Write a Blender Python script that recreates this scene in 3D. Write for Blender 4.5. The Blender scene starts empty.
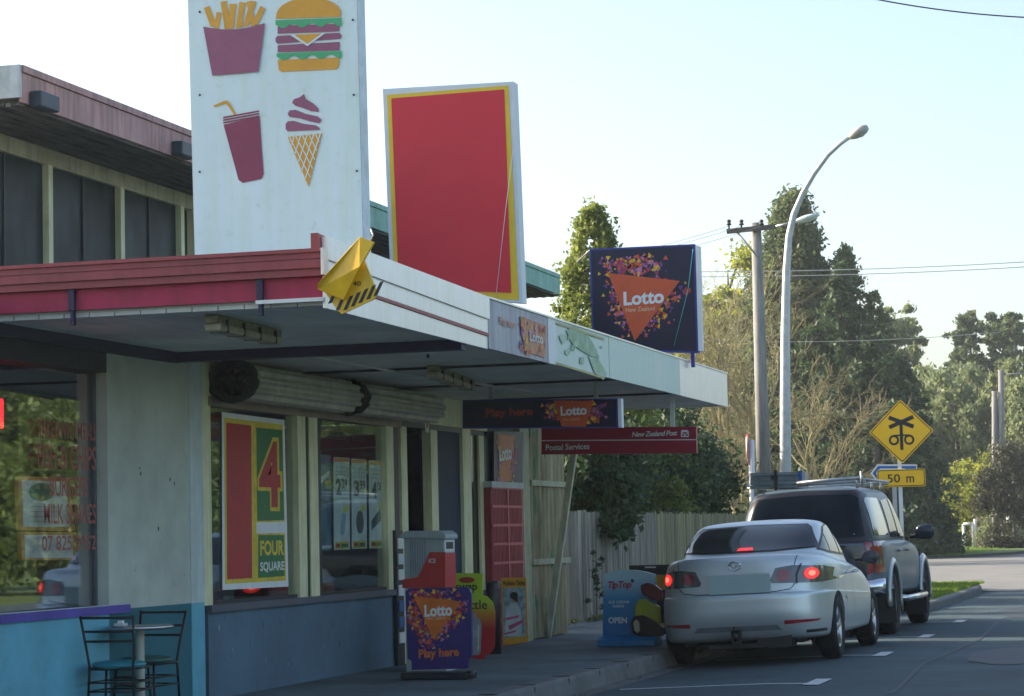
import bpy, bmesh, math, random
import numpy as np
from mathutils import Vector, Matrix
from mathutils.bvhtree import BVHTree
R_ = math.radians
sc = bpy.context.scene
COL = sc.collection

# ---------------------------------------------------------------- camera
F_PX = 2400.0; YAW = R_(15.61); PITCH = R_(4.4635); ROLL = R_(1.315); EYE = 1.42
fw = Vector((-math.sin(YAW)*math.cos(PITCH), math.cos(YAW)*math.cos(PITCH), math.sin(PITCH)))
r0 = Vector((math.cos(YAW), math.sin(YAW), 0)); u0 = r0.cross(fw)
RT = (math.cos(ROLL)*r0 - math.sin(ROLL)*u0); UP = (math.sin(ROLL)*r0 + math.cos(ROLL)*u0)
CO = Vector((0, 0, EYE))
cd = bpy.data.cameras.new('camera'); cam = bpy.data.objects.new('camera', cd); COL.objects.link(cam)
m = Matrix((RT, UP, -fw)).transposed().to_4x4(); m.translation = CO
cam.matrix_world = m
cd.sensor_width = 36; cd.lens = F_PX*36/1024; cd.clip_end = 3000; cd.clip_start = 0.1
cd.dof.use_dof = False
sc.camera = cam
# ---------------------------------------------------------------- world, sun, exposure
SUN_DIR = Vector((-0.90, 0.10, 0.46)).normalized()      # towards the sun
el = math.asin(SUN_DIR.z); az = math.atan2(SUN_DIR.x, SUN_DIR.y)
w = bpy.data.worlds.new('World'); sc.world = w; w.use_nodes = True
nt = w.node_tree; bg = nt.nodes['Background']
sky = nt.nodes.new('ShaderNodeTexSky'); sky.sky_type = 'NISHITA'; sky.sun_disc = False
sky.sun_elevation = el; sky.sun_rotation = az; sky.air_density = 1.0; sky.dust_density = 2.6; sky.ozone_density = 1.0
nt.links.new(sky.outputs[0], bg.inputs[0]); bg.inputs[1].default_value = 0.15
sd = bpy.data.lights.new('sun', 'SUN'); sd.energy = 4.6; sd.angle = R_(0.6); sd.color = (1.0, 0.9, 0.74)
so = bpy.data.objects.new('sun', sd); COL.objects.link(so)
so.rotation_euler = SUN_DIR.to_track_quat('Z', 'Y').to_euler()
sc.view_settings.view_transform = 'Standard'; sc.view_settings.look = 'None'
sc.view_settings.exposure = 1.05; sc.view_settings.gamma = 1

# ---------------------------------------------------------------- point helpers (pixel of the photo -> real point on a known plane)
def ray(px, py): return fw + RT*((px-512)/F_PX) + UP*((348-py)/F_PX)
def onX(px, py, v): d = ray(px, py); return CO + d*(v/d.x)
def onY(px, py, v): d = ray(px, py); return CO + d*(v/d.y)
def onZ(px, py, v): d = ray(px, py); return CO + d*((v-EYE)/d.z)
def wy(px, X=-7.85, py=500): return onX(px, py, X).y

# ---------------------------------------------------------------- materials
MATS = {}
def mat(name, col, rough=0.6, metal=0.0, var=0.12, scale=6.0, bump=0.0, bscale=40.0, coat=0.0, spec=0.5,
        col2=None, stretch=None, island=0.0, spots=0.0, sps=9.0, emit=None, estr=0.0, streak=0.0):
    if name in MATS: return MATS[name]
    m = bpy.data.materials.new(name); m.use_nodes = True; n = m.node_tree.nodes; l = m.node_tree.links
    b = n['Principled BSDF']; MATS[name] = m
    b.inputs['Roughness'].default_value = rough; b.inputs['Metallic'].default_value = metal
    b.inputs['Specular IOR Level'].default_value = spec
    if coat: b.inputs['Coat Weight'].default_value = coat; b.inputs['Coat Roughness'].default_value = 0.04
    tc = n.new('ShaderNodeTexCoord'); mp = n.new('ShaderNodeMapping'); l.new(tc.outputs['Object'], mp.inputs[0])
    if stretch: mp.inputs['Scale'].default_value = stretch
    no = n.new('ShaderNodeTexNoise'); no.inputs['Scale'].default_value = scale; no.inputs['Detail'].default_value = 6
    no.inputs['Roughness'].default_value = 0.65
    l.new(mp.outputs[0], no.inputs['Vector'])
    c = Vector(col[:3])
    a2 = Vector(col2[:3]) if col2 else c*(1-var*2)
    a1 = c if col2 else c*(1+var)
    rp = n.new('ShaderNodeValToRGB'); rp.color_ramp.elements[0].position = 0.33; rp.color_ramp.elements[1].position = 0.68
    rp.color_ramp.elements[0].color = (*[max(0, x) for x in a2], 1); rp.color_ramp.elements[1].color = (*[min(1, x) for x in a1], 1)
    l.new(no.outputs[0], rp.inputs[0]); out = rp.outputs[0]
    if streak:
        mp2 = n.new('ShaderNodeMapping'); l.new(tc.outputs['Object'], mp2.inputs[0]); mp2.inputs['Scale'].default_value = (9, 9, 0.8)
        n2 = n.new('ShaderNodeTexNoise'); n2.inputs['Scale'].default_value = 2.0; n2.inputs['Detail'].default_value = 5; l.new(mp2.outputs[0], n2.inputs[0])
        r2 = n.new('ShaderNodeValToRGB'); r2.color_ramp.elements[0].position = 0.45; r2.color_ramp.elements[1].position = 0.75
        r2.color_ramp.elements[0].color = (1, 1, 1, 1); k = 1-streak; r2.color_ramp.elements[1].color = (k, k*1.02, k*0.92, 1)
        l.new(n2.outputs[0], r2.inputs[0])
        mx = n.new('ShaderNodeMixRGB'); mx.blend_type = 'MULTIPLY'; mx.inputs[0].default_value = 1
        l.new(out, mx.inputs[1]); l.new(r2.outputs[0], mx.inputs[2]); out = mx.outputs[0]
    if spots:
        n3 = n.new('ShaderNodeTexNoise'); n3.inputs['Scale'].default_value = sps; n3.inputs['Detail'].default_value = 9; n3.inputs['Roughness'].default_value = .75; l.new(tc.outputs['Object'], n3.inputs[0])
        r3 = n.new('ShaderNodeValToRGB'); r3.color_ramp.elements[0].position = .56; r3.color_ramp.elements[1].position = .68
        k = 1-spots; r3.color_ramp.elements[0].color = (1, 1, 1, 1); r3.color_ramp.elements[1].color = (k, k*1.02, k*.96, 1); l.new(n3.outputs[0], r3.inputs[0])
        m3 = n.new('ShaderNodeMixRGB'); m3.blend_type = 'MULTIPLY'; m3.inputs[0].default_value = 1
        l.new(out, m3.inputs[1]); l.new(r3.outputs[0], m3.inputs[2]); out = m3.outputs[0]
    if island:
        g = n.new('ShaderNodeNewGeometry'); hs = n.new('ShaderNodeHueSaturation')
        mr = n.new('ShaderNodeMapRange'); mr.inputs[3].default_value = 1-island; mr.inputs[4].default_value = 1+island
        l.new(g.outputs['Random Per Island'], mr.inputs[0]); l.new(mr.outputs[0], hs.inputs['Value'])
        l.new(out, hs.inputs['Color']); out = hs.outputs[0]
    l.new(out, b.inputs['Base Color'])
    rr = n.new('ShaderNodeMapRange'); rr.inputs[3].default_value = max(0.02, rough*0.8); rr.inputs[4].default_value = min(1, rough*1.2)
    l.new(no.outputs[0], rr.inputs[0]); l.new(rr.outputs[0], b.inputs['Roughness'])
    if bump:
        nb = n.new('ShaderNodeTexNoise'); nb.inputs['Scale'].default_value = bscale; nb.inputs['Detail'].default_value = 8
        l.new(mp.outputs[0], nb.inputs['Vector'])
        bp = n.new('ShaderNodeBump'); bp.inputs['Strength'].default_value = bump; bp.inputs['Distance'].default_value = 0.02
        l.new(nb.outputs[0], bp.inputs['Height']); l.new(bp.outputs[0], b.inputs['Normal'])
    if emit:
        b.inputs['Emission Color'].default_value = (*emit, 1); b.inputs['Emission Strength'].default_value = estr
    return m

def glass(name, refl=0.25, tint=(0.85, 0.92, 0.92), wav=0.0, mx_=.95):
    if name in MATS: return MATS[name]
    m = bpy.data.materials.new(name); m.use_nodes = True; n = m.node_tree.nodes; l = m.node_tree.links; MATS[name] = m
    n.remove(n['Principled BSDF']); o = n['Material Output']
    t = n.new('ShaderNodeBsdfTransparent'); t.inputs[0].default_value = (*tint, 1)
    g = n.new('ShaderNodeBsdfGlossy'); g.inputs['Roughness'].default_value = 0.015; g.inputs[0].default_value = (0.95, 0.97, 1, 1)
    lw = n.new('ShaderNodeLayerWeight'); lw.inputs[0].default_value = 0.35
    mr = n.new('ShaderNodeMapRange'); mr.inputs[3].default_value = refl; mr.inputs[4].default_value = mx_
    l.new(lw.outputs['Fresnel'], mr.inputs[0])
    mx = n.new('ShaderNodeMixShader'); l.new(mr.outputs[0], mx.inputs[0]); l.new(t.outputs[0], mx.inputs[1]); l.new(g.outputs[0], mx.inputs[2])
    l.new(mx.outputs[0], o.inputs[0])
    if wav:
        no = n.new('ShaderNodeTexNoise'); no.inputs['Scale'].default_value = 0.9
        tc = n.new('ShaderNodeTexCoord'); l.new(tc.outputs['Object'], no.inputs[0])
        bp = n.new('ShaderNodeBump'); bp.inputs['Strength'].default_value = wav; bp.inputs['Distance'].default_value = 0.02
        l.new(no.outputs[0], bp.inputs['Height']); l.new(bp.outputs[0], g.inputs['Normal'])
    return m

def leafmat(name, col, col2, transl=0.35, isl=0.35):
    if name in MATS: return MATS[name]
    m = bpy.data.materials.new(name); m.use_nodes = True; n = m.node_tree.nodes; l = m.node_tree.links; MATS[name] = m
    n.remove(n['Principled BSDF']); o = n['Material Output']
    g = n.new('ShaderNodeNewGeometry'); rp = n.new('ShaderNodeValToRGB')
    rp.color_ramp.elements[0].color = (*col2, 1); rp.color_ramp.elements[1].color = (*col, 1)
    tc = n.new('ShaderNodeTexCoord'); no = n.new('ShaderNodeTexNoise'); no.inputs['Scale'].default_value = 0.7; l.new(tc.outputs['Object'], no.inputs[0])
    ad = n.new('ShaderNodeMath'); ad.operation = 'MULTIPLY_ADD'; ad.inputs[1].default_value = 0.5
    l.new(g.outputs['Random Per Island'], ad.inputs[0]); 
    sb = n.new('ShaderNodeMath'); sb.operation = 'MULTIPLY_ADD'; sb.inputs[1].default_value = 1.6; sb.inputs[2].default_value = -0.55
    l.new(no.outputs[0], sb.inputs[0]); l.new(sb.outputs[0], ad.inputs[2]); l.new(ad.outputs[0], rp.inputs[0])
    d = n.new('ShaderNodeBsdfPrincipled'); d.inputs['Roughness'].default_value = 0.55; d.inputs['Specular IOR Level'].default_value = 0.3
    t = n.new('ShaderNodeBsdfTranslucent'); l.new(rp.outputs[0], d.inputs['Base Color'])
    hs = n.new('ShaderNodeHueSaturation'); hs.inputs['Value'].default_value = 1.5; hs.inputs['Hue'].default_value = 0.49
    l.new(rp.outputs[0], hs.inputs['Color']); l.new(hs.outputs[0], t.inputs[0])
    mx = n.new('ShaderNodeMixShader'); mx.inputs[0].default_value = transl; l.new(d.outputs[0], mx.inputs[1]); l.new(t.outputs[0], mx.inputs[2])
    l.new(mx.outputs[0], o.inputs[0]); return m

# ---------------------------------------------------------------- objects
ROOT = {}
def tag(o, label=None, cat=None, group=None, kind=None):
    if label: o['label'] = label
    if cat: o['category'] = cat
    if group: o['group'] = group
    if kind: o['kind'] = kind
    return o
def thing(name, label, cat, loc=(0, 0, 0), rotz=0.0, group=None, tilt=(0, 0)):
    o = bpy.data.objects.new(name, None); COL.objects.link(o); o.empty_display_size = 0.2
    o.location = loc; o.rotation_euler = (tilt[0], tilt[1], rotz); tag(o, label, cat, group)
    from mathutils import Euler
    ROOT[o] = Matrix.Translation(Vector(loc)) @ Euler((tilt[0], tilt[1], rotz)).to_matrix().to_4x4()
    return o
class MB:
    """collects faces with materials; build() links ONE mesh object"""
    def __init__(s): s.v = []; s.f = []; s.fm = []; s.mats = []; s.sm = []
    def mi(s, m):
        if m is None: return 0
        if m not in s.mats: s.mats.append(m)
        return s.mats.index(m)
    def add(s, vs, fs, m=None, sm=False):
        b = len(s.v); s.v += [tuple(v) for v in vs]; k = s.mi(m)
        for f in fs: s.f.append([b+i for i in f]); s.fm.append(k); s.sm.append(sm)
        return s
    def box(s, a, b, m=None, rot=None, piv=None):
        x0, y0, z0 = [min(a[i], b[i]) for i in range(3)]; x1, y1, z1 = [max(a[i], b[i]) for i in range(3)]
        vs = [Vector(p) for p in ((x0,y0,z0),(x1,y0,z0),(x1,y1,z0),(x0,y1,z0),(x0,y0,z1),(x1,y0,z1),(x1,y1,z1),(x0,y1,z1))]
        if rot is not None:
            pv = Vector(piv) if piv is not None else Vector(((x0+x1)/2, (y0+y1)/2, (z0+z1)/2))
            vs = [rot @ (v-pv) + pv for v in vs]
        return s.add(vs, [(0,3,2,1),(4,5,6,7),(0,1,5,4),(1,2,6,5),(2,3,7,6),(3,0,4,7)], m)
    def tube(s, pts, rad, m=None, n=8, cap=True, sm=True):
        pts = [Vector(p) for p in pts]; k = len(pts)
        if not hasattr(rad, '__len__'): rad = [rad]*k
        vs = []; fs = []; prev = None
        for i, p in enumerate(pts):
            d = (pts[min(i+1, k-1)] - pts[max(i-1, 0)]).normalized()
            if prev is None:
                a = d.orthogonal().normalized()
            else:
                a = (prev - d*prev.dot(d))
                a = a.normalized() if a.length > 1e-6 else d.orthogonal().normalized()
            prev = a; b = d.cross(a)
            for j in range(n):
                t = 2*math.pi*j/n; vs.append(p + (a*math.cos(t)+b*math.sin(t))*rad[i])
        for i in range(k-1):
            for j in range(n):
                fs.append((i*n+j, i*n+(j+1) % n, (i+1)*n+(j+1) % n, (i+1)*n+j))
        s.add(vs, fs, m, sm)
        if cap:
            b = len(s.v)-k*n
            for ring in (list(range(n))[::-1], [(k-1)*n+j for j in range(n)]):
                s.f.append([b+i for i in ring]); s.fm.append(s.mi(m)); s.sm.append(False)
        return s
    def lathe(s, prof, c, axis='Z', m=None, n=24, sm=True, ang=(0, 2*math.pi)):
        """prof: list of (r, h) along axis"""
        c = Vector(c); vs = []; fs = []; k = len(prof)
        for r, h in prof:
            for j in range(n):
                t = 2*math.pi*j/n; a, b = r*math.cos(t), r*math.sin(t)
                p = {'Z': (a, b, h), 'X': (h, a, b), 'Y': (b, h, a)}[axis]; vs.append(c+Vector(p))
        for i in range(k-1):
            for j in range(n): fs.append((i*n+j, i*n+(j+1) % n, (i+1)*n+(j+1) % n, (i+1)*n+j))
        return s.add(vs, fs, m, sm)
    def prism(s, poly, conv, d0, d1, m=None):
        """poly in 2d, conv(a,b,d)->3d ; closed prism"""
        n = len(poly); vs = [conv(a, b, d0) for a, b in poly]+[conv(a, b, d1) for a, b in poly]
        fs = [tuple(range(n))[::-1], tuple(range(n, 2*n))]+[(i, (i+1) % n, n+(i+1) % n, n+i) for i in range(n)]
        return s.add(vs, fs, m)
    def flat(s, poly, conv, d, m=None):
        return s.add([conv(a, b, d) for a, b in poly], [tuple(range(len(poly)))], m)
    def build(s, name, m=None, parent=None, label=None, bevel=0.0, local=False, tagas=None, fixn=True, smooth=None):
        me = bpy.data.meshes.new(name)
        vs = s.v
        rt = parent
        while rt is not None and rt not in ROOT: rt = rt.parent
        if rt is not None and not local:
            iw = ROOT[rt].inverted(); vs = [iw @ Vector(v) for v in s.v]
        me.from_pydata([tuple(v) for v in vs], [], s.f)
        if s.mats and m is None:
            for x in s.mats: me.materials.append(x)
            me.polygons.foreach_set('material_index', s.fm)
        else:
            me.materials.append(m)
        me.polygons.foreach_set('use_smooth', s.sm if smooth is None else [smooth]*len(s.f))
        if fixn:
            bm = bmesh.new(); bm.from_mesh(me); bmesh.ops.recalc_face_normals(bm, faces=bm.faces)
            if bevel:
                bmesh.ops.remove_doubles(bm, verts=bm.verts, dist=1e-5)
                es = [e for e in bm.edges if len(e.link_faces) == 2 and e.calc_face_angle(0) > 0.6]
                bmesh.ops.bevel(bm, geom=es, offset=bevel, segments=2, affect='EDGES', profile=0.5, clamp_overlap=True)
            bm.to_mesh(me); bm.free()
        o = bpy.data.objects.new(name, me); COL.objects.link(o)
        if parent is not None: o.parent = parent
        if label and parent is not None: o['label'] = label
        if tagas: tag(o, *tagas)
        return o
def struct(o): o['kind'] = 'structure'; return o
def kids(o): return [c for c in bpy.data.objects if c.parent == o]
def copy_tree(o, parent=None):
    c = o.copy(); COL.objects.link(c); c.parent = parent
    for ch in kids(o): copy_tree(ch, c)
    return c
def clone(o, loc, rotz=0.0, label=None, group=None, scale=None):
    c = copy_tree(o); c.location = loc; c.rotation_euler = (0, 0, rotz)
    if label: c['label'] = label
    if group: c['group'] = group
    if scale: c.scale = scale
    return c
def PX(X):      # plane facing the road; a = Y, b = Z, d = out towards +X
    return lambda a, b, d=0.0: Vector((X+d, a, b))
def PY(Y):      # plane facing the camera; a = X, b = Z, d = out towards the camera
    return lambda a, b, d=0.0: Vector((a, Y-d, b))
def pxY(Y): return lambda px, py: (lambda p: (p.x, p.z))(onY(px, py, Y))
def pxX(X): return lambda px, py: (lambda p: (p.y, p.z))(onX(px, py, X))
def text(body, conv, box, d, m, parent, thick=0.003, bold=0.0, shear=0.0, space=1.0, name='lettering', slope=0.0, label=None):
    """box = (a0,b0,a1,b1) the text is fitted to"""
    cu = bpy.data.curves.new(name, 'FONT'); cu.body = body; cu.offset = bold; cu.shear = shear; cu.space_character = space
    cu.resolution_u = 3
    t = bpy.data.objects.new(name, cu); COL.objects.link(t)
    me0 = bpy.data.meshes.new_from_object(t.evaluated_get(bpy.context.evaluated_depsgraph_get()))
    bpy.data.objects.remove(t)
    co = [v.co.copy() for v in me0.vertices]
    if not co: return None
    x0 = min(c.x for c in co); x1 = max(c.x for c in co); y0 = min(c.y for c in co); y1 = max(c.y for c in co)
    a0, b0, a1, b1 = box; mb = MB()
    vs = []
    for c in co:
        u = (c.x-x0)/(x1-x0); vv = (c.y-y0)/(y1-y0)
        vs.append(conv(a0+u*(a1-a0), b0+vv*(b1-b0)+slope*u*(a1-a0), d))
    mb.add(vs, [tuple(p.vertices) for p in me0.polygons], m)
    bpy.data.meshes.remove(me0)
    return mb.build(name, None, parent, fixn=False, label=label)
def confetti(mb, conv, spots, n, size, d, cols, seed, keep=None):
    rnd = random.Random(seed)
    for i in range(n):
        (ax, ay), (bx, by), sp = rnd.choice(spots)
        t = rnd.random(); x = ax+(bx-ax)*t+rnd.gauss(0, sp); y = ay+(by-ay)*t+rnd.gauss(0, sp)
        if keep and not keep(x, y): continue
        s = size*rnd.uniform(0.4, 1.25)
        if rnd.random() < .2: s *= 1.4
        an = rnd.random()*6.28
        pts = [(x+s*math.cos(an+k*2.1+rnd.uniform(-.2, .2)), y+s*math.sin(an+k*2.1)) for k in range(3)]
        mb.flat(pts, conv, d+0.0004*(i % 7), rnd.choice(cols))
# ---------------------------------------------------------------- colours
C = dict(
 asphalt=mat('asphalt', (0.070, 0.102, 0.112), .85, var=.22, scale=.5, spots=.35, sps=3, bump=.5, bscale=120, spec=.3),
 kerbm=mat('kerb_concrete', (0.17, 0.175, 0.17), .85, var=.3, scale=3, bump=.4, bscale=60, col2=(.09, .095, .09)),
 path=mat('footpath_asphalt', (0.115, 0.155, 0.165), .9, var=.25, scale=.9, spots=.3, sps=4, bump=.4, bscale=90),
 white_line=mat('road_paint', (0.72, 0.72, 0.7), .6, var=.15, scale=25, col2=(.35, .36, .36)),
 grass=mat('grass_base', (0.10, 0.16, 0.025), .9, var=.25, scale=2.5, bump=.6, bscale=30, col2=(.05, .09, .015)),
 cream=mat('cream_paint', (0.76, 0.74, 0.46), .5, var=.08, scale=3, streak=.25),
 wallgrey=mat('grey_render', (0.50, 0.53, 0.46), .8, var=.10, scale=1.4, bump=.15, bscale=50, spots=.14, sps=5),
 teal=mat('teal_paint', (0.13, 0.42, 0.53), .6, var=.12, scale=1.5, spots=.22, sps=4),
 teal_shaded=mat('shaded_teal_paint', (0.008, 0.13, 0.17), .6, var=.1, scale=1.5, spots=.2, sps=4),  # the column's shade is mixed into this darker teal
 pale=mat('pale_paint', (0.55, 0.62, 0.62), .55, var=.08, scale=3, streak=.15),
 purple=mat('purple_paint', (0.10, 0.07, 0.42), .45, var=.15, scale=3, streak=.2),
 navy=mat('navy_paint', (0.018, 0.016, 0.075), .5, var=.2, scale=2, streak=.2),
 riser=mat('blue_grey_render', (0.09, 0.16, 0.22), .75, var=.14, scale=1.2, spots=.25, sps=5, bump=.12, bscale=40),
 dark=mat('dark_frame', (0.02, 0.022, 0.028), .5, var=.2),
 black=mat('black_plastic', (0.012, 0.012, 0.014), .45, var=.2),
 maroon=mat('maroon_gutter', (0.36, 0.06, 0.07), .45, var=.1, scale=2, streak=.2),
 crimson=mat('crimson_board', (0.44, 0.014, 0.07), .55, var=.12, scale=3, streak=.2),
 soffit=mat('soffit_board', (0.74, 0.74, 0.66), .7, var=.12, scale=1.5, streak=0),
 fascia=mat('white_metal_fascia', (0.90, 0.87, 0.87), .32, metal=.45, var=.04, scale=4, streak=.12),
 white=mat('white_paint', (0.8, 0.81, 0.82), .5, var=.04, scale=4, streak=.06),
 offwhite=mat('off_white', (0.7, 0.7, 0.66), .6, var=.06),
 steel=mat('galvanised_steel', (0.42, 0.44, 0.45), .42, metal=.75, var=.12, scale=12),
 shutter=mat('shutter_metal', (0.55, 0.51, 0.42), .5, metal=.05, var=.14, scale=3, streak=.3),
 interior=mat('interior_wall', (0.16, 0.17, 0.18), .8, var=.15, scale=2),
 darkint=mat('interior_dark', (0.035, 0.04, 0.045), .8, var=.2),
)
# ================================================================ SETTING
def road_z(x): return -0.055 + (x+5.45)*0.055/1.65 if x < -3.8 else 0.0
mb = MB(); g = MB()
xs = [-7, -5.6, -4.9, -4.3, -3.8, 0, 3.5, 9]; ys = [-12, 0, 12, 24, 36, 48, 54, 58, 106, 320]
for i in range(len(xs)-1):
    for j in range(len(ys)-1):
        mb.add([(xs[i], ys[j], road_z(xs[i])), (xs[i+1], ys[j], road_z(xs[i+1])), (xs[i+1], ys[j+1], road_z(xs[i+1])), (xs[i], ys[j+1], road_z(xs[i]))], [(0, 1, 2, 3)], None, True)
struct(mb.build('road', C['asphalt']))
C['sideroad'] = mat('side_road_chip', (0.20, 0.195, 0.18), .85, var=.12, scale=.8, bump=.3, bscale=90)
mb = MB(); mb.add([(-90, 55, .004), (-7, 55.9, .004), (-3.9, 52, .004), (3, 60, .006), (3, 120, .006), (-6.5, 125, .004), (-90, 112, .004)], [(0, 1, 2, 3, 4, 5, 6)])
struct(mb.build('side_road', C['sideroad']))
mb = MB(); mb.add([(-400, -100, -.12), (400, -100, -.12), (400, 900, -.12), (-400, 900, -.12)], [(0, 1, 2, 3)])
struct(mb.build('ground', C['grass']))

def sweep(path, prof, m, name):
    """prof: (offset to the left of the path, z)"""
    mb = MB(); n = len(path); k = len(prof); vs = []
    for i, p in enumerate(path):
        a = Vector(path[max(i-1, 0)]); b = Vector(path[min(i+1, n-1)]); d = (b-a).normalized(); nn = Vector((-d.y, d.x))
        for o, z in prof: vs.append((p[0]+nn.x*o, p[1]+nn.y*o, z))
    fs = [(i*k+j, (i+1)*k+j, (i+1)*k+j+1, i*k+j+1) for i in range(n-1) for j in range(k-1)]
    mb.add(vs, fs); return mb.build(name, m, fixn=False)
kp = [(-5.54, y) for y in range(-6, 38, 2)]+[(-5.5, 37.6), (-5.0, 38.9), (-4.5, 39.8), (-4.3, 41), (-4.25, 44), (-4.25, 48), (-4.25, 51), (-4.4, 53.2), (-4.9, 54.9), (-6, 55.9), (-8, 56.3), (-60, 57)]
struct(sweep(kp, [(-.30, -.052), (-.02, -.048), (0, .085), (.03, .115), (.16, .122)], C['kerbm'], 'kerb'))
mb = MB(); mb.add([(-5.69, -6, .12), (-8.75, -6, .125), (-8.75, 38, .125), (-5.69, 37.4, .12)], [(0, 3, 2, 1)])
mb.add([(-7.1, 38.003, .123), (-8.75, 38.003, .125), (-8.75, 55.4, .125), (-7.1, 55.6, .123)], [(0, 3, 2, 1)])
struct(mb.build('footpath', C['path']))
v = [p for p in kp if p[1] > 37.5 and p[0] > -8.5]
inner = []
for i, p in enumerate(v):
    a = Vector(v[max(i-1, 0)]); b = Vector(v[min(i+1, len(v)-1)]); d = (b-a).normalized(); inner.append((p[0]-d.y*.155, p[1]+d.x*.155, .119))
mb = MB(); mb.add([(-7.1, 37.7, .119)]+inner[:-1]+[(-7.1, 56.1, .119)], [tuple(range(len(inner)+1))])
struct(mb.build('grass_verge', C['grass']))
far = [(-140, 108), (-30, 105), (-12.5, 104.5), (-10.5, 105.2), (-9.0, 108), (-7.9, 113), (-7.2, 120), (-6.6, 135), (-6.2, 160), (-6, 320)]
struct(sweep(far[::-1], [(-.3, .0), (0, .0), (.01, .10), (.16, .12)][::1], C['kerbm'], 'far_kerb'))
mb = MB(); mb.add([(x-.1, y+.15, .115) for x, y in far]+[(-140, 320, .115)], [tuple(range(len(far)+1))])
struct(mb.build('far_verge', C['grass']))
# grass blades on the two visible verges
def blades(name, spots, n, h, seed, m):
    rnd = np.random.default_rng(seed); P = np.empty((n, 3))
    k = 0
    for (x0, y0, x1, y1, z, fr) in spots:
        c = int(n*fr); P[k:k+c] = np.c_[rnd.uniform(x0, x1, c), rnd.uniform(y0, y1, c), np.full(c, z)]; k += c
    P = P[:k]; a = rnd.uniform(0, 6.28, k); hh = h*rnd.uniform(.5, 1.3, k); wd = hh*.16
    l = rnd.normal(0, .35, (k, 2))*hh[:, None]
    V = np.empty((k, 3, 3)); V[:, 0] = P-np.c_[np.cos(a)*wd, np.sin(a)*wd, np.zeros(k)]; V[:, 1] = P+np.c_[np.cos(a)*wd, np.sin(a)*wd, np.zeros(k)]
    V[:, 2] = P+np.c_[l, hh]
    me = bpy.data.meshes.new(name); me.from_pydata(V.reshape(-1, 3).tolist(), [], np.arange(3*k).reshape(-1, 3).tolist()); me.materials.append(m)
    o = bpy.data.objects.new(name, me); COL.objects.link(o); tag(o, 'short green grass growing on the roadside verges', 'grass', kind='stuff')
blades('grass', [(-7.0, 39.8, -4.45, 54.6, .118, .45), (-24, 106, -9.5, 150, .115, .55)], 60000, .07, 3, leafmat('grass_leaf', (.20, .30, .04), (.09, .15, .02), .4))
# kerb joints, tar patches and gutter litter
mb = MB()
for k in range(24):
    y = 9.5+k*1.2; mb.box((-5.70, y-.006, .118), (-5.53, y+.006, .1245)).box((-5.5405, y-.006, -.04), (-5.533, y+.006, .10))
struct(mb.build('kerb_joints', mat('joint_dark', (.03, .032, .03), .9)))
rnd = random.Random(77); mb = MB()
for (x, y, rx_, ry_) in ((-1.9, 26.5, .5, 1.6), (-4.2, 18.6, .7, 1.1), (-2.4, 40, .6, 3.0), (-2.9, 19.5, .3, .7)):
    n = 18; mb.add([(x+rx_*(1+rnd.uniform(-.15, .15))*math.cos(6.283*i/n), y+ry_*(1+rnd.uniform(-.15, .15))*math.sin(6.283*i/n), max(road_z(x), road_z(x-rx_))+.006) for i in range(n)], [tuple(range(n))])
p = [(-2.6, 14), (-2.75, 18), (-2.5, 21), (-2.7, 25), (-2.55, 30), (-2.75, 36), (-2.6, 44)]
for a, b in zip(p[:-1], p[1:]): mb.add([(a[0]-.022, a[1], .005), (a[0]+.022, a[1], .005), (b[0]+.022, b[1], .005), (b[0]-.022, b[1], .005)], [(0, 1, 2, 3)])
struct(mb.build('road_patches', mat('tar_patch', (.030, .040, .046), .7, var=.2, scale=4)))
mb = MB()
for k in range(520):
    if rnd.random() < .6: x = -5.45+abs(rnd.gauss(0, .10)); y = rnd.uniform(17, 44); z = road_z(x)+.006
    else: x = -8.6+abs(rnd.gauss(0, .16)); y = rnd.uniform(30, 52); z = .131
    s = rnd.uniform(.008, .028); a = rnd.random()*6.28
    mb.add([(x+s*math.cos(a+t), y+s*1.2*math.sin(a+t), z+rnd.uniform(0, .012)) for t in (0, 1.9, 3.3, 4.8)], [(0, 1, 2, 3)])
o = mb.build('leaf_litter', mat('dry_litter', (.20, .15, .08), .8, var=.4, scale=30, island=.5), fixn=False); tag(o, 'dry leaves and grit lying in the gutter and along the fence foot', 'litter', kind='stuff')
# parking bay marks
mb = MB()
for y, dx in ((22.1, 0), (26.9, .02), (31.2, .05), (35.9, .05)):
    xr = -3.42+dx
    pts = [(-5.2, road_z(-5.2)+.005), (-3.8, .005), (xr, .005)]
    for (xa, za), (xb, zb) in zip(pts[:-1], pts[1:]):
        mb.add([(xa, y-.05, za), (xb, y-.05, zb), (xb, y+.05, zb), (xa, y+.05, za)], [(0, 1, 2, 3)])
    mb.add([(xr-.02, y-.25, .009), (xr+.13, y-.25, .009), (xr+.13, y+.6, .009), (xr-.02, y+.6, .009)], [(0, 1, 2, 3)])
struct(mb.build('road_marking', C['white_line']))

# ================================================================ BUILDINGS
FX = -7.85; TX = -7.85; AWX = -8.6; TY = 16.66; WALLT = .14
B = thing('shop_building', 'single storey corner shop with deep street awning, teal takeaway wall and roller shutters', 'building', (-8.2, 18.4, .12))
def part(name, mbx, m=None, parent=None, label=None, bevel=0.0): return mbx.build(name, m, parent or B, label=label, bevel=bevel)
y0w, y1w = 18.46, wy(400, py=590)
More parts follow.
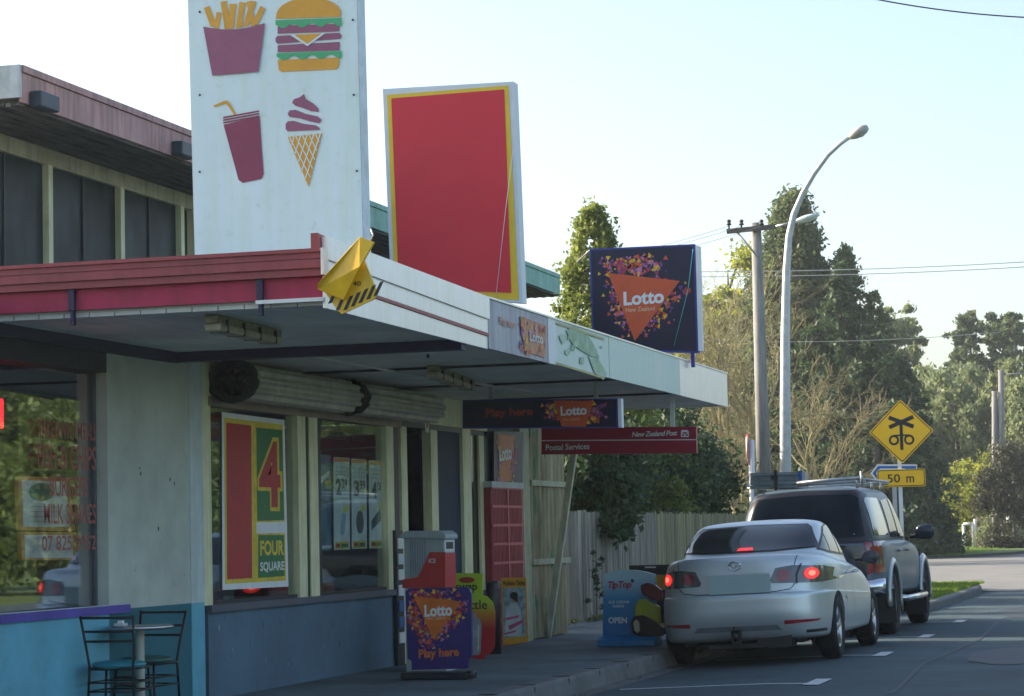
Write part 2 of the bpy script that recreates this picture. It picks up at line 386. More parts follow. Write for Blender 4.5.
# column between the two shops
part('column', MB().box((-8.1, TY, .93), (-7.85, 18.2, 2.94)), C['wallgrey'])
part('column_base', MB().box((-8.1, TY, .1), (-7.85, 18.2, .93)), C['teal_shaded'])  # same teal as the wall, darkened for the shade on this face
part('corner_strip', MB().box((-7.97, 18.2, .93), (-7.842, 18.47, 2.94)), C['pale'])  # paler than the column: extra light on the strip is in the colour
part('corner_strip', MB().box((-7.97, 18.2, .1), (-7.842, 18.47, .93)), C['teal'])
part('cream_post', MB().box((-7.97, 18.47, .9), (-7.845, wy(211, py=500), 2.94)), C['cream'])
# takeaway window wall
tr = MB().box((TX-.25, 8, .1), (TX, TY, .90)); part('teal_wall', tr, C['teal'])
part('window_ledge', MB().box((TX-.25, 8, .90), (TX+.03, 16.98, .962), C['purple']).box((TX-.02, 8, .9625), (TX+.034, TY-.05, .968), C['pale']))
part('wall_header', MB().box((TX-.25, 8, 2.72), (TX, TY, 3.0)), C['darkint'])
ga = lambda y: TX-.11+(TY-y)*math.tan(R_(4))*.6
tw = part('takeaway_window', MB().box((TX-.15, TY-.03, .965), (TX-.09, TY-.004, 2.72)), mat('window_jamb', (.10, .12, .13), .6))
def pane(y0, y1): return MB().add([(ga(y0), y0, .968), (ga(y1), y1, .968), (ga(y1), y1, 2.72), (ga(y0), y0, 2.72), (ga(y0)-.008, y0, .968), (ga(y1)-.008, y1, .968), (ga(y1)-.008, y1, 2.72), (ga(y0)-.008, y0, 2.72)], [(0, 1, 2, 3), (7, 6, 5, 4), (0, 4, 5, 1), (1, 5, 6, 2), (2, 6, 7, 3), (3, 7, 4, 0)])
pane(14.6, TY-.03).build('pane', glass('shop_glass_takeaway', .15, (.97, .99, .99), .0, .34), tw)
pane(12.5, 14.56).build('pane', MATS['shop_glass_takeaway'], tw)
# four square front wall
part('stall_riser', MB().box((FX-WALLT, 18.56, .1), (FX, y1w, .84)), C['riser'])
part('window_sill', MB().box((FX-WALLT, 18.52, .84), (FX+.05, y1w, .90)), mat('sill_paint', (.09, .10, .13), .5))
HZ = 2.56
part('shutter_rail', MB().box((FX-.1, 18.6, HZ), (FX+.02, y1w+.1, HZ+.08)), mat('pinkish_rail', (.30, .22, .17), .5, streak=.2))
part('wall_over_windows', MB().box((FX-WALLT, 18.56, HZ+.08), (FX, wy(463, py=410), 2.95)), C['cream'])
def window(px0, px1, gl, lx, rx):
    a, b = wy(px0), wy(px1)
    f = part('shop_window', MB().box((FX-.06, a, .9), (FX-.01, a+.03, HZ)).box((FX-.06, b-.02, .9), (FX-.01, b, HZ)).box((FX-.06, a, .9), (FX-.01, b, .93)), C['dark'])
    MB().box((FX-.045, a+.03, .93), (FX-.037, b-.02, HZ)).build('pane', gl, f)
    return f
G2 = glass('shop_glass', .05, (.9, .95, .95), .0, .26)
window(211, 298, G2, 0, 0)
for a, b, c in ((297, 305, 'cream'), (305, 308.5, 'dark'), (308.5, 317, 'cream'), (317, 321, 'dark'), (386, 393, 'cream'), (393, 399, 'dark')):
    dd = .012 if c == 'cream' else .0
    part('mullion', MB().box((FX-.1, wy(a, py=500), .9), (FX+.004+dd, wy(b, py=500)-.003, HZ)), C[c])
window(321, 387, G2, 0, 0)
# entrance
yA, yB = wy(397), wy(463)
part('door_post', MB().box((FX-.10, wy(402), .12), (FX, wy(408), 2.62)), C['cream'])
part('door_post', MB().box((FX-.10, wy(432), .12), (FX, wy(438.5), 2.62)), C['cream'])
part('side_glazing', MB().box((FX-.06, wy(397), .12), (FX-.04, wy(401), 2.62)), C['dark'])
part('door_panel', MB().box((FX-.09, wy(438.5), .12), (FX-.03, yB, 2.58)), mat('navy_door', (.014, .04, .075), .6, var=.1, spec=.15), label='dark navy door panel')
part('lintel', MB().box((FX-.1, wy(401), 2.58), (FX+.01, yB, 2.64)), mat('lintel_paint', (.07, .09, .10), .5))
part('cream_post', MB().box((FX-.10, yB, .12), (FX+.01, wy(471), 2.95)), C['cream'])
part('stall_riser', MB().box((FX-WALLT, wy(471), .1), (FX, wy(489), .80)), C['riser'])
f = part('narrow_window', MB().box((FX-.06, wy(471), .8), (FX-.01, wy(473), 2.64)).box((FX-.06, wy(486), .8), (FX-.01, wy(489), 2.64)).box((FX-.06, wy(471), 2.58), (FX-.01, wy(489), 2.64)), C['dark'])
MB().box((FX-.045, wy(473), .8), (FX-.037, wy(486), 2.58)).build('pane', G2, f)
MB().box((FX-.03, wy(480.5), .8), (FX+.0, wy(485), 2.58)).build('frame', C['cream'], f)
part('wall_over_windows', MB().box((FX-WALLT, wy(471), 2.64), (FX-.002, wy(489), 2.95)), C['cream'])
# timber and corrugated end wall
part('end_wall', MB().box((FX-WALLT, wy(489), .1), (FX-.03, wy(524), 2.95)), mat('grey_board', (.10, .11, .13), .7))
part('cream_post', MB().box((FX-.03, wy(520), .12), (FX+.015, wy(529), 2.95)), mat('weathered_cream', (.42, .42, .27), .7, streak=.35, scale=5))
cor = MB(); ya, yb = wy(529), wy(566); n = 90; vs = []
for i in range(n+1):
    y = ya+(yb-ya)*i/n; vs += [(FX-.02+.03*math.sin(y*math.pi*2/.2), y, .14), (FX-.02+.03*math.sin(y*math.pi*2/.2), y, 2.93)]
cor.add(vs, [(2*i, 2*i+2, 2*i+3, 2*i+1) for i in range(n)], None, True)
corm = mat('peeling_corrugated_iron', (.44, .38, .21), .7, scale=3.5, streak=.45, col2=(.24, .20, .11), stretch=(1, 1.5, .35))
# green peeling patches in the corrugated paint
nn = corm.node_tree.nodes; ll = corm.node_tree.links; bs = nn['Principled BSDF']; src = bs.inputs['Base Color'].links[0].from_socket
tcx = nn.new('ShaderNodeTexCoord'); mpx = nn.new('ShaderNodeMapping'); mpx.inputs['Scale'].default_value = (1, 3, .7); ll.new(tcx.outputs['Object'], mpx.inputs[0])
nx = nn.new('ShaderNodeTexNoise'); nx.inputs['Scale'].default_value = 2.4; nx.inputs['Detail'].default_value = 7; ll.new(mpx.outputs[0], nx.inputs[0])
rx = nn.new('ShaderNodeValToRGB'); rx.color_ramp.elements[0].position = .61; rx.color_ramp.elements[1].position = .65; ll.new(nx.outputs[0], rx.inputs[0])
mxx = nn.new('ShaderNodeMixRGB'); ll.new(rx.outputs[0], mxx.inputs[0]); ll.new(src, mxx.inputs[1]); mxx.inputs[2].default_value = (.05, .19, .11, 1); ll.new(mxx.outputs[0], bs.inputs['Base Color'])
cw = part('corrugated_wall', cor, corm)
r1 = onX(515, 482, FX).z; r2 = onX(550, 561, FX).z
for z in (r1, r2): MB().box((FX+.0, ya, z-.035), (FX+.045, yb, z+.035)).build('rail', MATS['weathered_cream'], cw)
part('back_wall', MB().box((-14, 8, .1), (-13.8, yb, 3.0)).box((-14, yb, .1), (FX-.06, yb+.12, 2.95)).box((-14, 7.9, .1), (TX, 8, 3.0)), C['wallgrey'])
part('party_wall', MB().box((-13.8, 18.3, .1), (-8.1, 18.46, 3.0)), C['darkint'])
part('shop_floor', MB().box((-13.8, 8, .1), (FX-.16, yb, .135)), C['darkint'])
part('ceiling', MB().box((-14, 7.9, 3.0), (-8.62, 16.0, 3.1)).box((-8.62, 7.9, 3.02), (-7.85, 14.7, 3.1)).box((-14, 16, 2.96), (-8.2, yb, 3.05)), C['interior'])
# ---- awning
SX = -5.37; SZ = 2.955; Y0, Y1 = 14.72, 28.95
AW = part('awning', MB(), None) if False else None
aw = MB()
nb = 17; x = AWX+.02
wdt = (SX-.03-x)/nb
for i in range(nb):
    aw.box((x+i*wdt+.004, Y0+.05, SZ+.001*(i % 2)), (x+(i+1)*wdt-.004, Y1-.03, SZ+.03))
aw.box((AWX, Y0+.05, SZ+.031), (SX-.03, Y1-.03, SZ+.06))
AW = part('awning', aw, C['soffit'])
MB().box((AWX-.4, Y0+.05, SZ+.28), (SX-.06, Y1-.03, SZ+.32)).build('roof_sheet', C['steel'], AW)
# fascia: near white strips (three ribs), then sign panels
def fas(ya, yb, za0, za1, zb0, zb1, d0, d1, m, name='fascia'):
    q = MB(); vs = [(SX+d0, ya, za0), (SX+d0, yb, zb0), (SX+d0, yb, zb1), (SX+d0, ya, za1), (SX+d1, ya, za0), (SX+d1, yb, zb0), (SX+d1, yb, zb1), (SX+d1, ya, za1)]
    q.add(vs, [(0, 1, 2, 3), (7, 6, 5, 4), (0, 4, 5, 1), (1, 5, 6, 2), (2, 6, 7, 3), (3, 7, 4, 0)]); return q.build(name, m, AW)
Ym = 18.5
fas(Y0, Ym, 2.93, 3.10, 2.92, 3.02, -.02, .0, C['fascia'])
fas(Y0, Ym, 3.105, 3.125, 3.022, 3.045, -.02, .012, C['maroon'], 'trim')
fas(Y0, Ym, 3.13, 3.25, 3.05, 3.16, -.02, .004, C['fascia'])
fas(Y0, Ym, 3.25, 3.40, 3.16, 3.34, -.02, .022, C['fascia'])
fas(Y0-.06, Y0+.12, 3.28, 3.42, 3.26, 3.41, -.075, -.025, C['maroon'], 'end_cap')
NAVYB = mat('faded_navy_board', (.03, .05, .16), .3, scale=2, stretch=(1, 5, .3), col2=(.22, .28, .40))
GREENB = mat('faded_green_board', (.52, .68, .60), .4, var=.08, scale=1.5, stretch=(1, 4, .6), col2=(.60, .70, .66))
ypan = [Ym, wy(547, SX, 330), wy(555, SX, 330), wy(608, SX, 345), wy(679, SX, 370), Y1]
pm = [NAVYB, C['white'], GREENB, GREENB, C['fascia']]
for i in range(5):
    fas(ypan[i]+.003, ypan[i+1]-.003, 2.925, 3.33, 2.925, 3.33, -.02, .006+.003*(i % 2), pm[i], 'sign_panel')
fas(Ym, Y1, 3.33, 3.345, 3.33, 3.345, -.03, .02, C['fascia'], 'trim')
MB().box((AWX+.02, Y1-.03, SZ-.02), (SX-.02, Y1, 3.335)).build('fascia', C['fascia'], AW)
# faded art on the panels
art = MB(); cv = PX(SX); q = pxX(SX+.012)
OR = mat('lotto_orange', (.66, .10, .025), .45, var=.06); ORF = mat('faded_orange', (.55, .20, .10), .45, var=.25, scale=8)
CONF = [mat('confetti_red', (.5, .03, .05), .5), mat('confetti_yellow', (.85, .5, .03), .5), OR, mat('confetti_purple', (.2, .05, .25), .5), mat('confetti_pink', (.55, .2, .35), .5)]
art.flat([q(520, 316), q(546, 326), q(545, 358), q(524, 351)], cv, .014, ORF)
a0, b0 = q(520, 335); a1, b1 = q(546, 341)
confetti(art, cv, [((a0, 2.98), (a1, 2.98), .09), ((a0, 3.2), (a1, 3.25), .06)], 60, .035, .016, CONF, 5, lambda a, b: a0 < a < a1 and 2.95 < b < 3.31)
GR = mat('faded_leaf_green', (.12, .28, .08), .5, var=.3, scale=3.5, col2=(.46, .60, .48)); GR2 = mat('faded_leaf_pale', (.28, .42, .22), .5, scale=4, col2=(.50, .64, .54))
rnd2 = random.Random(6)
art.flat([q(*p) for p in ((566, 331), (574, 326), (586, 333), (594, 345), (599, 358), (590, 356), (580, 350), (572, 344))], cv, .016, GR)
art.flat([q(*p) for p in ((588, 356), (598, 359), (607, 374), (603, 380), (594, 372))], cv, .016, GR2)
for k in range(26):
    bx_, by_ = rnd2.uniform(562, 604), rnd2.uniform(330, 372); by_ += (bx_-583)*.28; s_ = rnd2.uniform(1.2, 4.5)
    if by_ > 362+(bx_-560)*.24-5 or by_ < 327+(bx_-560)*.32+3: continue
    art.flat([q(bx_+s_*math.cos(a)*rnd2.uniform(.6, 1.2), by_+s_*1.3*math.sin(a)*rnd2.uniform(.6, 1.2)) for a in (0, .9, 1.8, 2.7, 3.6, 4.5, 5.4)], cv, .0145+.0001*k, GR2 if k % 3 else GR)
for p0, p1 in (((556, 322), (604, 338)), ((556, 362), (604, 377))):
    art.flat([q(*p0), q(*p1), q(p1[0], p1[1]+2.2), q(p0[0], p0[1]+2.2)], cv, .017, mat('gold_strip', (.45, .42, .18), .5))
art.build('artwork', None, AW, fixn=False)
text('Lotto', cv, (*q(529, 341), *q(542, 334)), .02, C['offwhite'], AW, bold=.02)
text('Play here', cv, (q(500, 330)[0], 3.12, q(515, 335)[0], 3.21), .016, ORF, AW, bold=.02)
# red fascia at the near end of the awning
MB().box((-11.2, Y0, 3.0), (SX-.02, Y0+.04, 3.14)).build('end_board', C['crimson'], AW)
gt = MB()
for z0, z1, d in ((3.14, 3.19, .02), (3.19, 3.25, .045), (3.25, 3.29, .055), (3.29, 3.315, .075)):
    gt.box((-11.2, Y0-.03-d, z0+.001), (SX+.0, Y0+.03, z1))
gt.build('gutter', C['maroon'], AW, label='ribbed maroon gutter')
MB().box((-5.36, Y0-.11, 3.14), (-5.345, Y0+.0, 3.315)).build('gutter_end', C['white'], AW)
MB().box((-5.85, Y0-.03, 2.975), (-5.38, Y0-.005, 3.0)).build('trim', C['white'], AW)
for px in (73, 261):
    p = onY(px, 290, Y0); MB().box((p.x-.022, Y0-.03, 3.0), (p.x+.022, Y0-.001, 3.15)).box((p.x-.012, Y0-.02, 2.9), (p.x+.012, Y0+.02, 3.0)).build('bracket', C['navy'], AW)
MB().box((-7.95, Y0+.05, 2.87), (-7.79, 17.86, 2.985)).build('beam', C['navy'], AW)
MB().box((-7.95, 17.86, 2.875), (SX-.03, 17.98, 2.985)).build('beam', C['navy'], AW)
for yy in (20.6, 23.2, 25.9): MB().box((-7.75, yy, 2.93), (SX-.05, yy+.012, 2.953)).build('cover_strip', C['dark'], AW)
pl = lambda px, py, X: onX(px, py, X)
# conduit under the awning
MB().tube([(-6.9, 18.6, 2.93), (-6.85, 21.0, 2.92), (-6.6, 24.5, 2.93)], .012).build('conduit', C['offwhite'], AW)
# ---- roller shutters
def shutter(ya, yb, xc, zc, r, rnd):
    s = MB(); n = 40; k = 14; vs = []
    for i in range(k+1):
        y = ya+(yb-ya)*i/k
        for j in range(n):
            t = 2*math.pi*j/n; rr = r+(.016 if j % 4 < 2 else -.014); vs.append((xc+rr*math.cos(t), y, zc+rr*math.sin(t)*.86))
    s.add(vs, [(i*n+j, i*n+(j+1) % n, (i+1)*n+(j+1) % n, (i+1)*n+j) for i in range(k) for j in range(n)])
    s.f.append(tuple(range(len(s.v)-n, len(s.v)))); s.fm.append(0); s.sm.append(False)
    return part('roller_shutter', s, C['shutter'])
ring = mat('grimy_black_brush', (.022, .022, .022), .95, var=.4, scale=30)
def brush(y, xc, zc, r, parent, w=.12, seed=1, spokes=True):
    rnd = random.Random(seed); b = MB(); n = 36; vs = []
    prof = [(r*.62, 0), (r*.8, -w/2), (r*1.0, -w*.45), (r*1.04, w*.1), (r*.95, w/2), (r*.62, w*.4)]
    k = len(prof)
    for j in range(n):
        t = 2*math.pi*j/n
        for a, h in prof:
            a2 = a*(1+rnd.uniform(-.05, .06)); vs.append((xc+a2*math.cos(t), y+h+rnd.uniform(-.01, .01), zc+a2*math.sin(t)*.9))
    b.add(vs, [(j*k+i, ((j+1) % n)*k+i, ((j+1) % n)*k+(i+1) % k, j*k+(i+1) % k) for j in range(n) for i in range(k)], None, True)
    if spokes:
        for t in (.5, 2.6, 4.6):
            b.tube([(xc, y, zc), (xc+r*.8*math.cos(t), y, zc+r*.75*math.sin(t))], .03, None, 6)
        b.tube([(xc, y-.05, zc), (xc, y+.06, zc)], .05, None, 10)
    return b.build('end_ring', ring, parent)
sx_, szc, sr = -7.66, 2.765, .165
s1 = shutter(18.75, wy(346, sx_, 390), sx_, szc, sr, 1)
brush(18.72, sx_, szc, .20, s1, .2, 2)
s2 = shutter(wy(352, sx_, 390), wy(429, sx_, 410), sx_+.02, szc, sr, 2)
brush(wy(349, sx_, 390), sx_+.01, szc, .185, s2, .12, 4, False)
MB().box((FX, 18.84, 2.60), (-7.72, 18.87, 2.93)).build('bracket', ring, s1)
# ---- awning brace beam at the far end
bz = MB(); p0 = Vector((-7.82, 29.35, .13)); p1 = Vector((-7.25, 29.0, 2.92)); d = (p1-p0)
br_m = mat('brace_cream', (.52, .52, .38), .7, streak=.3)
bz.tube([p0, p1], .055, None, 4, sm=False).tube([p0+Vector((.02, -.05, 0)), p0+Vector((.02, -.05, .3))], .03, None, 6)
part('brace', bz, br_m)
# items inside the shop window
rnd = random.Random(15); sc_m = mat('pale_scuff', (.30, .36, .40), .7); sc_d = mat('dark_scuff', (.05, .06, .07), .8)
for k in range(16):
    y = rnd.uniform(18.7, 23.4); z = rnd.uniform(.16, .75); h_ = rnd.uniform(.012, .07); w_ = rnd.uniform(.006, .02)
    MB().add([(FX+.002, y, z), (FX+.002, y+w_, z+rnd.uniform(-.01, .01)), (FX+.002, y+w_*.7, z+h_), (FX+.002, y-w_*.2, z+h_*.9)], [(0, 1, 2, 3)]).build('scuff', sc_m if k % 3 else sc_d, B)
for k in range(7):
    y = rnd.uniform(16.8, 18.1); z = rnd.uniform(1.1, 2.5); r_ = rnd.uniform(.006, .018)
    MB().add([(FX+.002, y+r_*math.cos(a), z+r_*1.3*math.sin(a)) for a in (0, 1.1, 2.3, 3.6, 5)], [(0, 1, 2, 3, 4)]).build('scuff', sc_d, B)
# ---- upper storey
U = thing('upper_storey_building', 'low upper storey with cream window frames and pink and green weathered eaves', 'building', (-11, 18, 3.1))
UX = -8.7
def up(name, mbx, m, parent=None, label=None): return mbx.build(name, m, parent or U, label=label)
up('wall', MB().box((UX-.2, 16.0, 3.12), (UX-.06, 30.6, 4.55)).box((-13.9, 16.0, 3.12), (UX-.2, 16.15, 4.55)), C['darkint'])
band = mat('cream_weather_band', (.50, .46, .30), .6, streak=.35, scale=4)
up('head_band', MB().box((UX-.06, 15.98, 4.47), (UX+.01, 20.55, 4.60)), band)
up('sill_band', MB().box((UX-.06, 15.98, 3.12), (UX+.01, 20.3, 3.38)), band)
ym = [wy(49, UX, 230), wy(121, UX, 235), wy(181, UX, 235)]
wdw = up('window', MB().box((UX-.04, 16.0, 3.38), (UX-.02, 20.3, 3.41)), band)
yy = [16.0]+ym
upg = mat('dark_upper_glass', (.008, .012, .016), .35, var=.3, scale=1.5, spec=.12, col2=(.05, .075, .08), stretch=(1, 1, .5))  # streaky reflections are put into the glass colour
for i in range(3):
    fr = MB(); a, b = yy[i], yy[i+1]
    fr.box((UX-.05, b-.04, 3.38), (UX+.02, b+.035, 4.47))
    f = up('window_frame', fr, C['cream'])
    MB().box((UX-.05, a+.03, 3.38), (UX-.035, b-.04, 4.47)).build('pane', upg, f)
    mid = (a+b)/2; MB().box((UX-.034, mid-.012, 3.38), (UX-.02, mid+.012, 4.47)).build('sash', mat('dull_sash', (.05, .06, .06), .6), f)
up('corner_board', MB().box((UX-.1, 20.33, 3.12), (UX+.02, 20.55, 4.47)), C['cream'])
up('side_wall', MB().box((UX-.06, 20.55, 3.12), (UX-.02, 30.6, 4.56)), mat('brown_boards', (.22, .19, .13), .8, scale=2, stretch=(1, .3, 14), var=.35))
so_ = MB(); soffm = mat('weathered_soffit', (.13, .12, .10), .8, var=.4, scale=4, stretch=(6, .5, 1), streak=.2)
n = 12; xw = (8.72-8.02)/n
for i in range(n): so_.box((-8.72+i*xw+.004, 15.6, 4.60+.006*(i % 2)), (-8.72+(i+1)*xw-.004, 31.1, 4.63))
up('soffit', so_, soffm)
EZ0, EZ1 = 4.63, 4.9
pink = mat('pink_fascia', (.52, .30, .28), .6, scale=3, streak=.45, var=.15, stretch=(1, 1, .5)); verd = mat('verdigris_fascia', (.22, .48, .40), .55, streak=.3, scale=3, var=.15)
ys_ = 20.0
up('eaves_board', MB().box((-8.02, 15.6, EZ0), (-8.0, ys_, EZ1-.055)).box((-8.05, 15.6, EZ1-.05), (-7.985, ys_, EZ1)), pink, label='pink weathered eaves board')
up('eaves_board', MB().box((-8.02, ys_, EZ0), (-8.0, 31.08, EZ1-.055)).box((-8.05, ys_, EZ1-.05), (-7.985, 31.08, EZ1)), verd, label='green weathered eaves board')
up('gable_board', MB().box((-14.2, 15.57, EZ0+.03), (-8.0, 15.6, EZ1)), mat('chipped_white', (.62, .66, .66), .6, streak=.35, scale=6))
up('roof', MB().box((-14.2, 15.6, 4.75), (-8.05, 31.05, 4.88)), C['steel'])
up('gable_board', MB().box((-14.2, 31.08, EZ0+.03), (-8.0, 31.1, EZ1)), verd)
for px, py in ((43, 104), (182, 152)):
    p = onX(px, py, -8.0)
    t = thing('floodlight', 'dark box floodlight under the %s of the pink eaves' % ('near corner' if px < 100 else 'far end'), 'floodlight', (p.x-.05, p.y, p.z-.05))
    MB().box((p.x-.0, p.y-.22, p.z-.06), (p.x+.10, p.y+.08, p.z+.06)).build('housing', mat('floodlight_grey', (.03, .05, .07), .4), t, bevel=.012)
    MB().box((p.x-.12, p.y-.05, p.z-.05), (p.x-.0, p.y+.04, p.z+.0)).build('arm', C['dark'], t)
    MB().box((p.x+.0, p.y+.08, p.z-.05), (p.x+.09, p.y+.088, p.z+.05)).build('lens', C['pale'], t)
# aerial / bare twig behind the roof corner
# ================================================================ SIGNS
def board_sign(name, label, Y, px, depth, facem, edgem, legs=(), z0=None, group=None, wedge=.02):
    """px = four corners (left-top, right-top, right-bottom, left-bottom) in the photo, lying in the plane Y"""
    P = [onY(a, b, Y) for a, b in px]
    t = thing(name, label, 'sign', ((P[3].x+P[2].x)/2, Y+depth/2, min(p.z for p in P)-.02), group=group)
    conv = PY(Y); poly = [(p.x, p.z) for p in P][::-1]
    mb = MB(); mb.prism(poly, conv, 0, -depth); mb.build('panel', edgem, t)
    if facem:
        cx = sum(p.x for p in P)/4; cz = sum(p.z for p in P)/4
        ins = [(x+(wedge if x < cx else -wedge), z+(wedge if z < cz else -wedge)) for x, z in poly]
        MB().flat(ins, conv, .003).build('face', facem, t)
    for (x, za, zb) in legs: MB().box((x-.025, Y+depth*.3, za), (x+.025, Y+depth*.3+.05, zb)).build('leg', C['navy'], t)
    return t, conv
# --- tall takeaway sign (fries, burger, drink, cone)
Y = 15.9; q = pxY(Y)
signface = mat('pale_blue_sign_face', (.70, .84, .86), .4, var=.03, scale=1.2, streak=.08, spots=.17, sps=12)
t, cv = board_sign('takeaway_sign', 'tall pale blue board with fries, burger, drink and ice cream pictures on the awning roof', Y, [(187.5, -14), (357, -14), (364, 262), (195, 268)], .16, signface, mat('sign_edge_pale', (.72, .77, .80), .5), wedge=.004)
for px in (215, 340):
    p = onY(px, 255, Y); MB().box((p.x-.03, Y+.06, 3.26), (p.x+.03, Y+.12, 3.6)).build('leg', C['steel'], t)
MR = mat('sign_maroon', (.25, .035, .085), .45, var=.08, scale=3); MR2 = mat('sign_faded_maroon', (.30, .09, .17), .45, var=.06)
YL = mat('sign_amber', (.72, .36, .035), .45, var=.06); GN = mat('sign_green', (.06, .42, .18), .45, var=.06)
def Q(pts): return [q(*p) for p in pts]
a = MB(); D = .006
for pts in (((204, 8), (210, 6), (217, 26), (211, 27)), ((214, 28), (217, 12), (222, 13), (219, 29)), ((221, 2), (227, 1), (231, 29), (225, 29)), ((230, 4), (237, 4), (234, 29), (229, 29)), ((236, 28), (240, 2), (246, 3), (242, 28)), ((243, 27), (251, 1), (257, 2), (249, 26)), ((247, 2), (252, 1), (256, 26), (252, 27)), ((252, 25), (261, 6), (266, 9), (258, 25)), ((225, 29), (222, 3), (226, 29))):
    D += .0006; a.flat(Q(pts), cv, D, YL)
a.flat(Q([(204, 27)]+[(204+61*k/10, 27+4.5*math.sin(math.pi*k/10)-3.5*k/10) for k in range(1, 10)]+[(265.5, 23.5), (259, 72), (213, 76)]), cv, .014, MR2)
bun = [(276, 19)]+[(309-33*math.cos(math.pi*k/14)+.3, 19-20*math.sin(math.pi*k/14)**.8-2*k/14) for k in range(1, 14)]+[(341, 17)]
a.flat(Q(bun), cv, .008, YL)
def wavy(x0, x1, yt, amp, thick, tilt):
    top = [(x0, yt), (x1, yt+tilt)]; bot = []
    for k in range(25):
        u = k/24; bot.append((x1+(x0-x1)*u, yt+thick+tilt*(1-u)+amp*math.sin(u*math.pi*2*3.5+1)))
    return top+bot
a.flat(Q(wavy(276, 342, 20.5, 2.2, 6.2, -2.4)), cv, .010, GN)
a.flat(Q(wavy(277, 342, 53.5, 2.2, 5.2, -2.4)), cv, .010, GN)
a.flat(Q([(278, 26), (340, 24), (339.5, 31.5), (278, 34)]), cv, .008, MR2)
a.flat(Q([(276, 38), (278, 36), (340, 33), (342, 36), (341, 39), (278, 44), (276, 42)]), cv, .008, MR2)
a.flat(Q([(278, 45.5), (340, 42), (340, 50.5), (278, 52.5)]), cv, .008, MR2)
a.flat(Q([(291, 35.5), (326, 33.5), (308, 46.5)]), cv, .013, signface); a.flat(Q([(295, 35.2), (322, 33.8), (308, 44.3)]), cv, .0145, YL)
a.flat(Q(list(reversed([(x, y) for x, y in [(278, 58), (340, 56)]]))+[(278+62*k/24, 61+2.2*math.sin(k*.92)-2*k/24) for k in range(0)]+[(278, 58), (278.5, 70), (282, 72), (336, 69), (340, 66)]), cv, .007, YL) if False else a.flat(Q([(278, 60), (340, 57.5), (339.5, 66), (337, 69.5), (282, 72), (279, 70)]), cv, .007, YL)
# cup
a.flat(Q([(224, 125), (260, 116.5), (264, 174), (262, 179), (243, 183), (239, 180)]), cv, .008, MR)
for dy in (0, 2.6, 5.2): a.flat(Q([(223.5, 117+dy), (259.5, 110.5+dy), (259.6, 112+dy), (223.7, 118.6+dy)]), cv, .008, MR)
a.flat(Q([(214, 105.5), (226, 100.5), (229, 101.5), (236.5, 114), (234.5, 115), (226.5, 103.5), (215, 107.5)]), cv, .008, YL)
# cone
a.flat(Q([(288, 137), (322.5, 133.5), (309, 187)]), cv, .008, YL)
for k in range(1, 6):
    for s in (0, 1):
        if s: pa, pb = (288+k*6.6, 136.5-k*.6), (288+20.5*(k/6)+.8, 137+50*(k/6)*1.0)
        else: pa, pb = (322.5-k*6.6, 133.5+k*.6), (322.5-13.0*(k/6)-.6, 133.5+53*(k/6))
        a.flat(Q([(pa[0]-.5, pa[1]), (pa[0]+.6, pa[1]), (pb[0]+.6, pb[1]), (pb[0]-.5, pb[1])]), cv, .0095+.0005*k+.0003*s, signface)
a.flat(Q([(304.5, 94), (306, 99), (314, 104), (319, 109), (319, 112), (312, 111.5), (303, 108), (296, 106), (292.5, 103), (294, 99.5), (300, 97.5)]), cv, .008, MR2)
a.flat(Q([(288, 114), (290, 110.5), (296, 110), (306, 114), (318, 116.5), (322, 120), (320, 123.5), (312, 122), (300, 118.5), (290, 117)]), cv, .008, MR2)
a.flat(Q([(286, 124), (288, 121.5), (294, 121), (304, 124), (316, 125.5), (320, 128), (320, 130), (288, 131.5), (286, 129)]), cv, .008, MR2)
a.build('artwork', None, t, fixn=False)
for px, py in ((200, 12), (200, 95), (200, 172), (353, 20), (354, 95), (357, 171)):
    x, z = q(px, py); MB().lathe([(0, -.006), (.008, -.006), (.008, 0)], (x, Y-.004, z), 'Y', n=8).build('screw', C['dark'], t)
# --- red square sign (mascot left out)
Y = 19.9; q = pxY(Y)
wt = mat('sign_white_frame', (.66, .72, .76), .4, var=.04)
t, cv = board_sign('grocery_sign', 'large plain red board with yellow border in a white frame on the awning roof', Y, [(382.8, 89), (513.5, 81.5), (522.5, 303), (391, 292)], .14, None, wt)
a = MB()
ro = mat('sign_yellow', (.80, .55, .02), .4, var=.05); rr_ = mat('sign_red', (.66, .012, .035), .38, var=.05, scale=1)
a.flat([q(*p) for p in ((387, 95), (508.5, 85.5), (519, 300), (395, 296))], cv, .004, ro)
a.flat([q(*p) for p in ((391.5, 98.5), (504.5, 89.5), (511.5, 293), (399, 289))], cv, .007, rr_)
a.build('face', None, t, fixn=False)
MB().box((-6.45, 19.95, 3.26), (-6.4, 20.0, 3.9)).box((-5.7, 19.95, 3.26), (-5.65, 20.0, 3.9)).build('legs', C['steel'], t)
MB().tube([onY(513, 150, Y-.02), onY(505, 215, Y-.02), onY(496, 297, Y-.02)], .003).build('cable_reflection', C['white'], t)  # thin tube drawn as a power cable's reflection on the board
